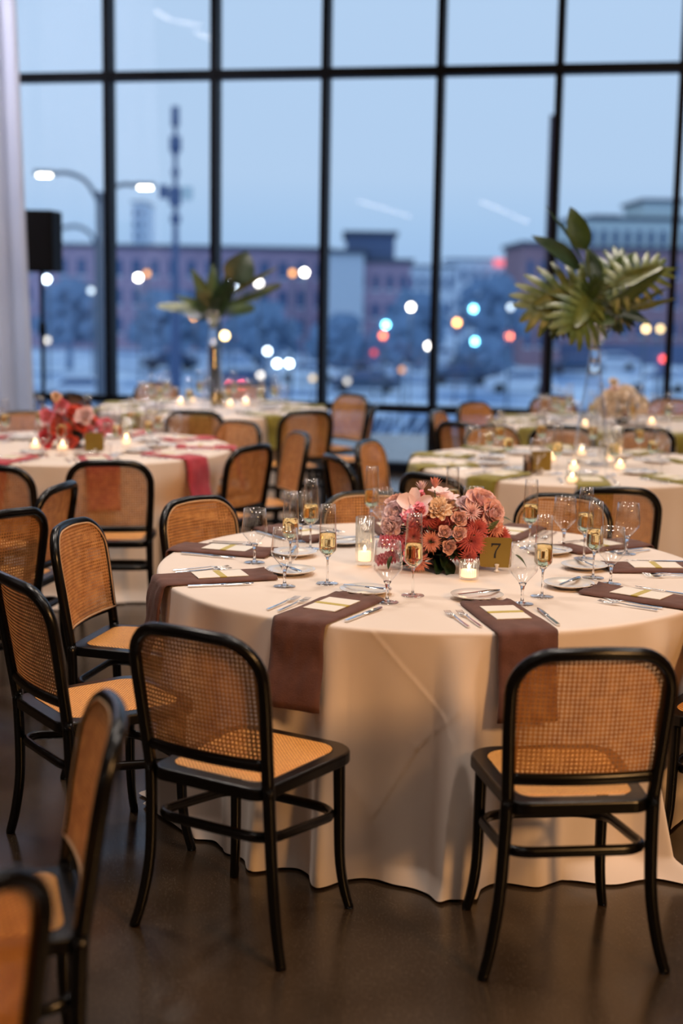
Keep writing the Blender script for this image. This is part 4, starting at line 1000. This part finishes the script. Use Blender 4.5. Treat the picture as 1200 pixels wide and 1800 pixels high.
dim(232, 254, 356, 420, 20, 'pale', 'tower', 'slim distant tower left of the antenna mast', 'buildings outside', rows=8, cols=2)
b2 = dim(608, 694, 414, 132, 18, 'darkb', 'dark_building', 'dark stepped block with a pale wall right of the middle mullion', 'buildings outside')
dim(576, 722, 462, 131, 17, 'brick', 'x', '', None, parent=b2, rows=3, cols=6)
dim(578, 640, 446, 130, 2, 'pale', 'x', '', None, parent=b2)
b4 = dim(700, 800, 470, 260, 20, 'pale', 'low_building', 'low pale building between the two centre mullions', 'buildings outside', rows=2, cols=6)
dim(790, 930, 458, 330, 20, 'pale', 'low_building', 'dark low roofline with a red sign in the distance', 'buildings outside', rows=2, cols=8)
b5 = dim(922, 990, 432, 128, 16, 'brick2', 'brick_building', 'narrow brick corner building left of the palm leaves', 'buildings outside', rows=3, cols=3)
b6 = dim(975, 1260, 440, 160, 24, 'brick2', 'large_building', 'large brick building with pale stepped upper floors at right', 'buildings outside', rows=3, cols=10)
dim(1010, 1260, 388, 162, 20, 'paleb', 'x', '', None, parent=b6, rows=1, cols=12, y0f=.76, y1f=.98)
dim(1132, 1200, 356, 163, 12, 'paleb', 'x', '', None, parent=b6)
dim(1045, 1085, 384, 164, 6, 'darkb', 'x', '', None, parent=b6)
# trees
def tree(px, ytop, Y, w_, seed, label):
    rnd = random.Random(seed); p = at_y(px, ytop, Y); h = p.z-GZ; r = empty('bare_tree', (p.x, Y, GZ)); tag(r, label, 'tree', 'trees outside')
    ob('trunk', MB().tube([(0, 0, 0), (.1, 0, h*.4), (0, 0, h*.8)], [.3, .2, .08], 6).mesh('trunk', MO['tree']), r)
    m_ = MB()
    for k in range(160):
        a = rnd.uniform(0, 6.28); rr = w_*sqrt(rnd.random()); z = h*rnd.uniform(.35, 1); c = Vector((rr*cos(a)*sin(pi*(z/h*.7+.15)), rr*sin(a)*.5, z)); s = rnd.uniform(.3, .8)
        m_.add([c+Vector((-s, 0, 0)), c+Vector((0, .3, s)), c+Vector((s, 0, .1)), c+Vector((0, -.3, -s))], [(0, 1, 2), (0, 2, 3)])
    ob('crown', m_.mesh('crown', MO['tree'], False), r)
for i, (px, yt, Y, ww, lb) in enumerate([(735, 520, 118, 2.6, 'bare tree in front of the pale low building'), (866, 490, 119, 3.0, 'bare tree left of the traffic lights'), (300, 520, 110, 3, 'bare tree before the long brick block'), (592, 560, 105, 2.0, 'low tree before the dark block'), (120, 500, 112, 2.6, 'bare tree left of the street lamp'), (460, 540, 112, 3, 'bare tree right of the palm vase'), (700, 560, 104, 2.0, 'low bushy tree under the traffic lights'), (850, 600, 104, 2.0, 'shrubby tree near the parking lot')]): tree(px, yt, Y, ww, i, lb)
# cars
def car(px, py, m_, label, lights=None):
    p = at_z(px, py, GZ); r = empty('car', (p.x, p.y, GZ), 0); tag(r, label, 'car', 'parked cars outside')
    mb_ = MB(); P = [(-2.25, .3), (-2.3, .75), (-1.9, .95), (-1.25, 1.0), (-.7, 1.45), (.9, 1.5), (1.6, 1.05), (2.2, .9), (2.3, .5), (2.2, .3)]
    ob('body', prism(P, -.85, .85, MO[m_], 'body'), r)
    ob('glass', prism([(-1.05, 1.02), (-.62, 1.38), (.82, 1.43), (1.35, 1.05)], -.87, .87, MO['win'], 'glass'), r)
    wm_ = MB(); wm_.tube([(0, -.9, .33), (0, -.68, .33)], .33, 14)
    wm = wm_.mesh('wheel', MO['tyre'])
    for x in (-1.4, 1.4):
        for yy in (0, 1.55): ob('wheel', wm, r, (x, yy, 0))
    return r
cars = [(912, 690, 'snow', 'white car parked right of centre, nearest lane'), (1075, 650, 'snow', 'pale car behind the tall glass vase'), (140, 706, 'snow', 'pale car behind the red flowers'), (480, 640, 'snow', 'pale car right of the palm vase'), (640, 690, 'carb', 'dark blue car below the centre pane'), (770, 640, 'snow', 'pale car left of the fourth mullion'), (300, 650, 'carb', 'dark car left of the palm vase'), (540, 672, 'snow', 'pale car beside the middle mullion'), (808, 676, 'carb', 'dark car under the cyan traffic light'), (700, 640, 'snow', 'pale car under the white lamp'), (1150, 690, 'snow', 'pale car at the right edge'), (1010, 658, 'carb', 'dark car in front of the brick corner building'), (420, 690, 'carb', 'dark car behind the palm vase table'), (600, 655, 'carb', 'dark car beyond the middle mullion')]
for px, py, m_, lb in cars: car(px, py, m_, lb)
# long low wall in the parking lot
pw = at_z(1000, 640, GZ); lw_ = ob('low_wall', MB().box((-3, 0, 0), (22, .5, 2.0)).mesh('low_wall', MO['darkb'], False), None, (pw.x-3, pw.y, GZ)); tag(lw_, 'long dark low wall across the lot at right', 'wall')
# lamps and signals
def glow(c, s): return emis('glow', c, s)
WH = (1, .93, .82); OR = (1, .42, .09); CY = (.25, .85, 1.0); RD = (1, .10, .08); YL = (1, .70, .30); BW = (.75, .90, 1)
gl_cache = {}
SPH = {}
def sphere(c, s):
    k = (c, s)
    if k not in SPH: SPH[k] = MB().lathe([(sin(pi*i/8)+1e-4, -cos(pi*i/8)) for i in range(9)], 16).mesh('lens', glow(c, s))
    return SPH[k]
lights = [(243, 488, WH, 9, 'lamp', 'white street lamp in front of brick block, left of antenna mast'), (258, 481, OR, 1.2, 'lamp', 'dim amber lamp beside the white one left of the mast'), (82, 491, BW, 7, 'lamp', 'cool white lamp just under the loudspeaker'), (160, 511, BW, 1.0, 'lamp', 'dim bluish lamp near the curved lamp post'),
 (341, 556, OR, 5, 'lamp', 'amber lamp left of the palm vase neck'), (395, 590, YL, 7, 'lamp', 'yellow lamp right of the palm vase neck'), (409, 500, BW, 8, 'lamp', 'white lamp behind the round palm leaf'), (455, 498, WH, 5, 'lamp', 'white lamp behind the right palm frond'),
 (535, 479, WH, 9, 'lamp', 'bright white lamp left of the middle mullion'), (514, 480, OR, 1.6, 'lamp', 'dim amber lamp beside the bright white one'), (722, 540, WH, 8, 'lamp', 'white lamp left of the centre right mullion'),
 (678, 571, CY, 6, 'signal', 'cyan signal light above a red one'), (673, 590, (1, .2, .08), 3, 'signal', 'orange red signal light under a cyan one'), (832, 543, CY, 6, 'signal', 'upper cyan signal light right of centre'), (834, 600, CY, 6, 'signal', 'lower cyan signal light right of centre'),
 (803, 567, OR, 5, 'signal', 'amber signal light between the cyan ones and mullion'), (895, 591, (1, .22, .10), 4, 'signal', 'red orange signal light left of the palm pot leaves'), (753, 608, WH, 5, 'lamp', 'white lamp low beside the centre right mullion'),
 (657, 620, RD, .6, 'signal', 'dim red light low at centre'), (1135, 578, YL, 3.0, 'lamp', 'wide yellow window light at right'), (1160, 578, YL, 2.0, 'lamp', 'dimmer yellow light at far right'), (1165, 631, RD, 2.0, 'signal', 'red tail light at far right'),
 (470, 617, BW, 5, 'lamp', 'upper cool white lamp right of the palm vase'), (487, 639, BW, 8, 'lamp', 'left one of two paired white headlamps'), (508, 639, BW, 8, 'lamp', 'right one of two paired white headlamps'), (458, 660, WH, 1.8, 'lamp', 'small dim white lamp under the paired headlamps'),
 (425, 678, (1, .10, .12), 6, 'signal', 'large red tail light behind the palm table'), (404, 678, (1, .10, .12), 4, 'signal', 'smaller red tail light behind the palm table'), (549, 665, YL, .8, 'lamp', 'faint warm lamp beside the middle mullion'), (706, 650, OR, .7, 'lamp', 'faint warm lamp low at centre'), (83, 598, WH, 1.0, 'lamp', 'faint lamp behind the loudspeaker stand'), (610, 670, WH, .7, 'lamp', 'faint warm lamp right of the middle mullion'), (897, 540, BW, 1.2, 'lamp', 'faint white lamp above the red orange signal')]
for px, py, c_, s_l, kd, lb in lights:
    Y = (85 if py < 610 else 70) + (len(SPH)*37 % 11) - 5 + (3 if px in (673, 834, 258, 514, 508, 1160, 404) else 0)
    p = at_y(px, py, Y); R_ = .19*Y/85
    if kd == 'lamp':
        r = empty('street_lamp', (p.x, p.y, GZ)); tag(r, lb, 'street lamp', 'lamps outside')
        ob('pole', MB().tube([(0, .35, 0), (0, .35, p.z-GZ+.3)], .06, 6).mesh('pole', MO['pole']), r); ob('shade', MB().lathe([(.001, .42), (R_*.8, .36), (R_*1.05, .26)], 12).mesh('shade', MO['pole']), r, (0, 0, p.z-GZ))
    else:
        r = empty('traffic_signal', (p.x, p.y, GZ)); tag(r, lb, 'signal light', 'signals outside')
        ob('pole', MB().tube([(0, .45, 0), (0, .45, p.z-GZ+.3)], .06, 6).mesh('pole', MO['pole']), r); ob('housing', MB().box((-.28, .12, -.7), (.28, .4, .4)).mesh('housing', MO['darkb'], False), r, (0, 0, p.z-GZ))
    o = ob('lens', sphere(c_, s_l*2.6), r, (0, 0, p.z-GZ)); o.scale = (R_*.85,)*3
# red rooftop sign
p = at_y(888, 462, 326); rs = ob('roof_sign', MB().box((-2.6, 0, -.8), (2.6, .4, .8)).mesh('roof_sign', glow((1, .18, .22), 1.4), False), None, p); tag(rs, 'red lit sign on the distant roofline', 'sign')
# curved street lamp near the left
p = at_y(175, 345, 30); r = empty('street_lamp', (p.x, p.y, GZ)); tag(r, 'tall twin-armed street lamp with curved arms behind the left panes', 'street lamp', 'lamps outside')
H_ = p.z-GZ
ob('pole', MB().tube([(0, 0, 0), (0, 0, H_+.1)], [.11, .075], 10).mesh('pole', MO['pole']), r)
def P3(px, py, Y=30): return at_y(px, py, Y)-Vector((p.x, p.y, GZ))
a1 = smoothpath([(0, 0, H_-.3), P3(168, 345), P3(148, 316), P3(118, 304), P3(95, 305)], 5); a2 = smoothpath([(0, 0, H_-.2), P3(182, 350), P3(196, 332), P3(218, 324), P3(238, 326)], 5)
for a_, hx in ((a1, -1), (a2, 1)):
    ob('arm', MB().tube(a_, .045, 8).mesh('arm', MO['pole']), r); e = a_[-1]
    ob('lamp_head', MB().box((-.2, -.11, .0), (.2, .11, .08)).mesh('lamp_head', MO['pole'], False), r, e+Vector((hx*.2, 0, -.02)))
    ob('lens', MB().box((-.13, -.06, -.045), (.13, .06, -.001)).mesh('lens', glow((1, .90, .72), 14), False), r, e+Vector((hx*.2, 0, -.02)))
p = at_y(170, 440, 60); r2 = empty('street_lamp', (p.x, p.y, GZ)); tag(r2, 'farther curved lamp post below the near street lamp', 'street lamp', 'lamps outside')
_o = Vector((p.x, p.y, GZ)); ob('pole', MB().tube([(0, 0, 0), (0, 0, p.z-GZ)], .10, 8).mesh('pole', MO['pole']), r2)
ob('arm', MB().tube(smoothpath([(0, 0, p.z-GZ), at_y(160, 412, 60)-_o, at_y(135, 398, 60)-_o, at_y(104, 402, 60)-_o], 5), .08, 8).mesh('arm', MO['pole']), r2)
# antenna mast
p = at_y(308, 190, 45); r = empty('antenna_mast', (p.x, p.y, GZ)); tag(r, 'tall antenna mast with equipment boxes outside the second pane', 'antenna')
k_ = 45/2500
def mz(py): return at_y(308, py, 45).z-GZ
ob('pole', MB().tube([(0, 0, 0), (0, 0, mz(400)), (0, 0, mz(200))], [.28, .09, .06], 10).mesh('pole', MO['darkb']), r)
for (y0, y1, w_) in ((187, 222, 7), (240, 266, 10), (298, 308, 7), (378, 392, 9)):
    ob('canister', MB().tube([(0, 0, mz(y1)), (0, 0, mz(y0))], w_*k_, 12).mesh('canister', MO['darkb']), r)
ob('canister', MB().tube([(0, 0, mz(280)), (0, 0, mz(262))], [2*k_, 9*k_], 12).mesh('canister', MO['darkb']), r)
ob('crossarm', MB().box((-28*k_, -.06, mz(340)), (30*k_, .06, mz(336))).mesh('crossarm', MO['darkb'], False), r)
for x0, x1, y0, y1, m_ in ((-27, -12, 326, 350, 'darkb'), (-10, 10, 330, 362, 'darkb'), (12, 30, 328, 352, 'paleb')):
    ob('panel_antenna', MB().box((x0*k_, -.2, mz(y1)), (x1*k_, -.05, mz(y0))).mesh('panel_antenna', MO[m_], False), r)
# rusty pole by the fourth mullion
p = at_y(972, 202, 22); rp = ob('steel_post', MB().tube([(0, 0, 0), (0, 0, p.z-GZ)], .05, 10).mesh('post', MO['rust']), None, (p.x, p.y, GZ)); tag(rp, 'dark purple steel post outside beside the fifth mullion', 'post')
# bare branches low behind the glass
for i, (px, Y) in enumerate(((690, 21), (655, 22), (730, 22.5))):
    p = at_y(px, 780, Y); r = empty('sapling', (p.x, Y, GZ)); tag(r, ['slanting bare sapling low outside, between two mullions', 'left slanting bare sapling low outside', 'right slanting bare sapling low outside'][i], 'tree', 'trees outside')
    h = p.z-GZ
    for k in range(5):
        a = random.uniform(-.2, .5); ob('branch', MB().tube(smoothpath([(0, 0, 0), (.1*k-.2, 0, h*.5), (.25*a+.1*k-.3, 0, h*.9), (.8*a+.1*k, 0, h*1.05+.2)], 4), .035, 6).mesh('branch', MO['tree']), r)
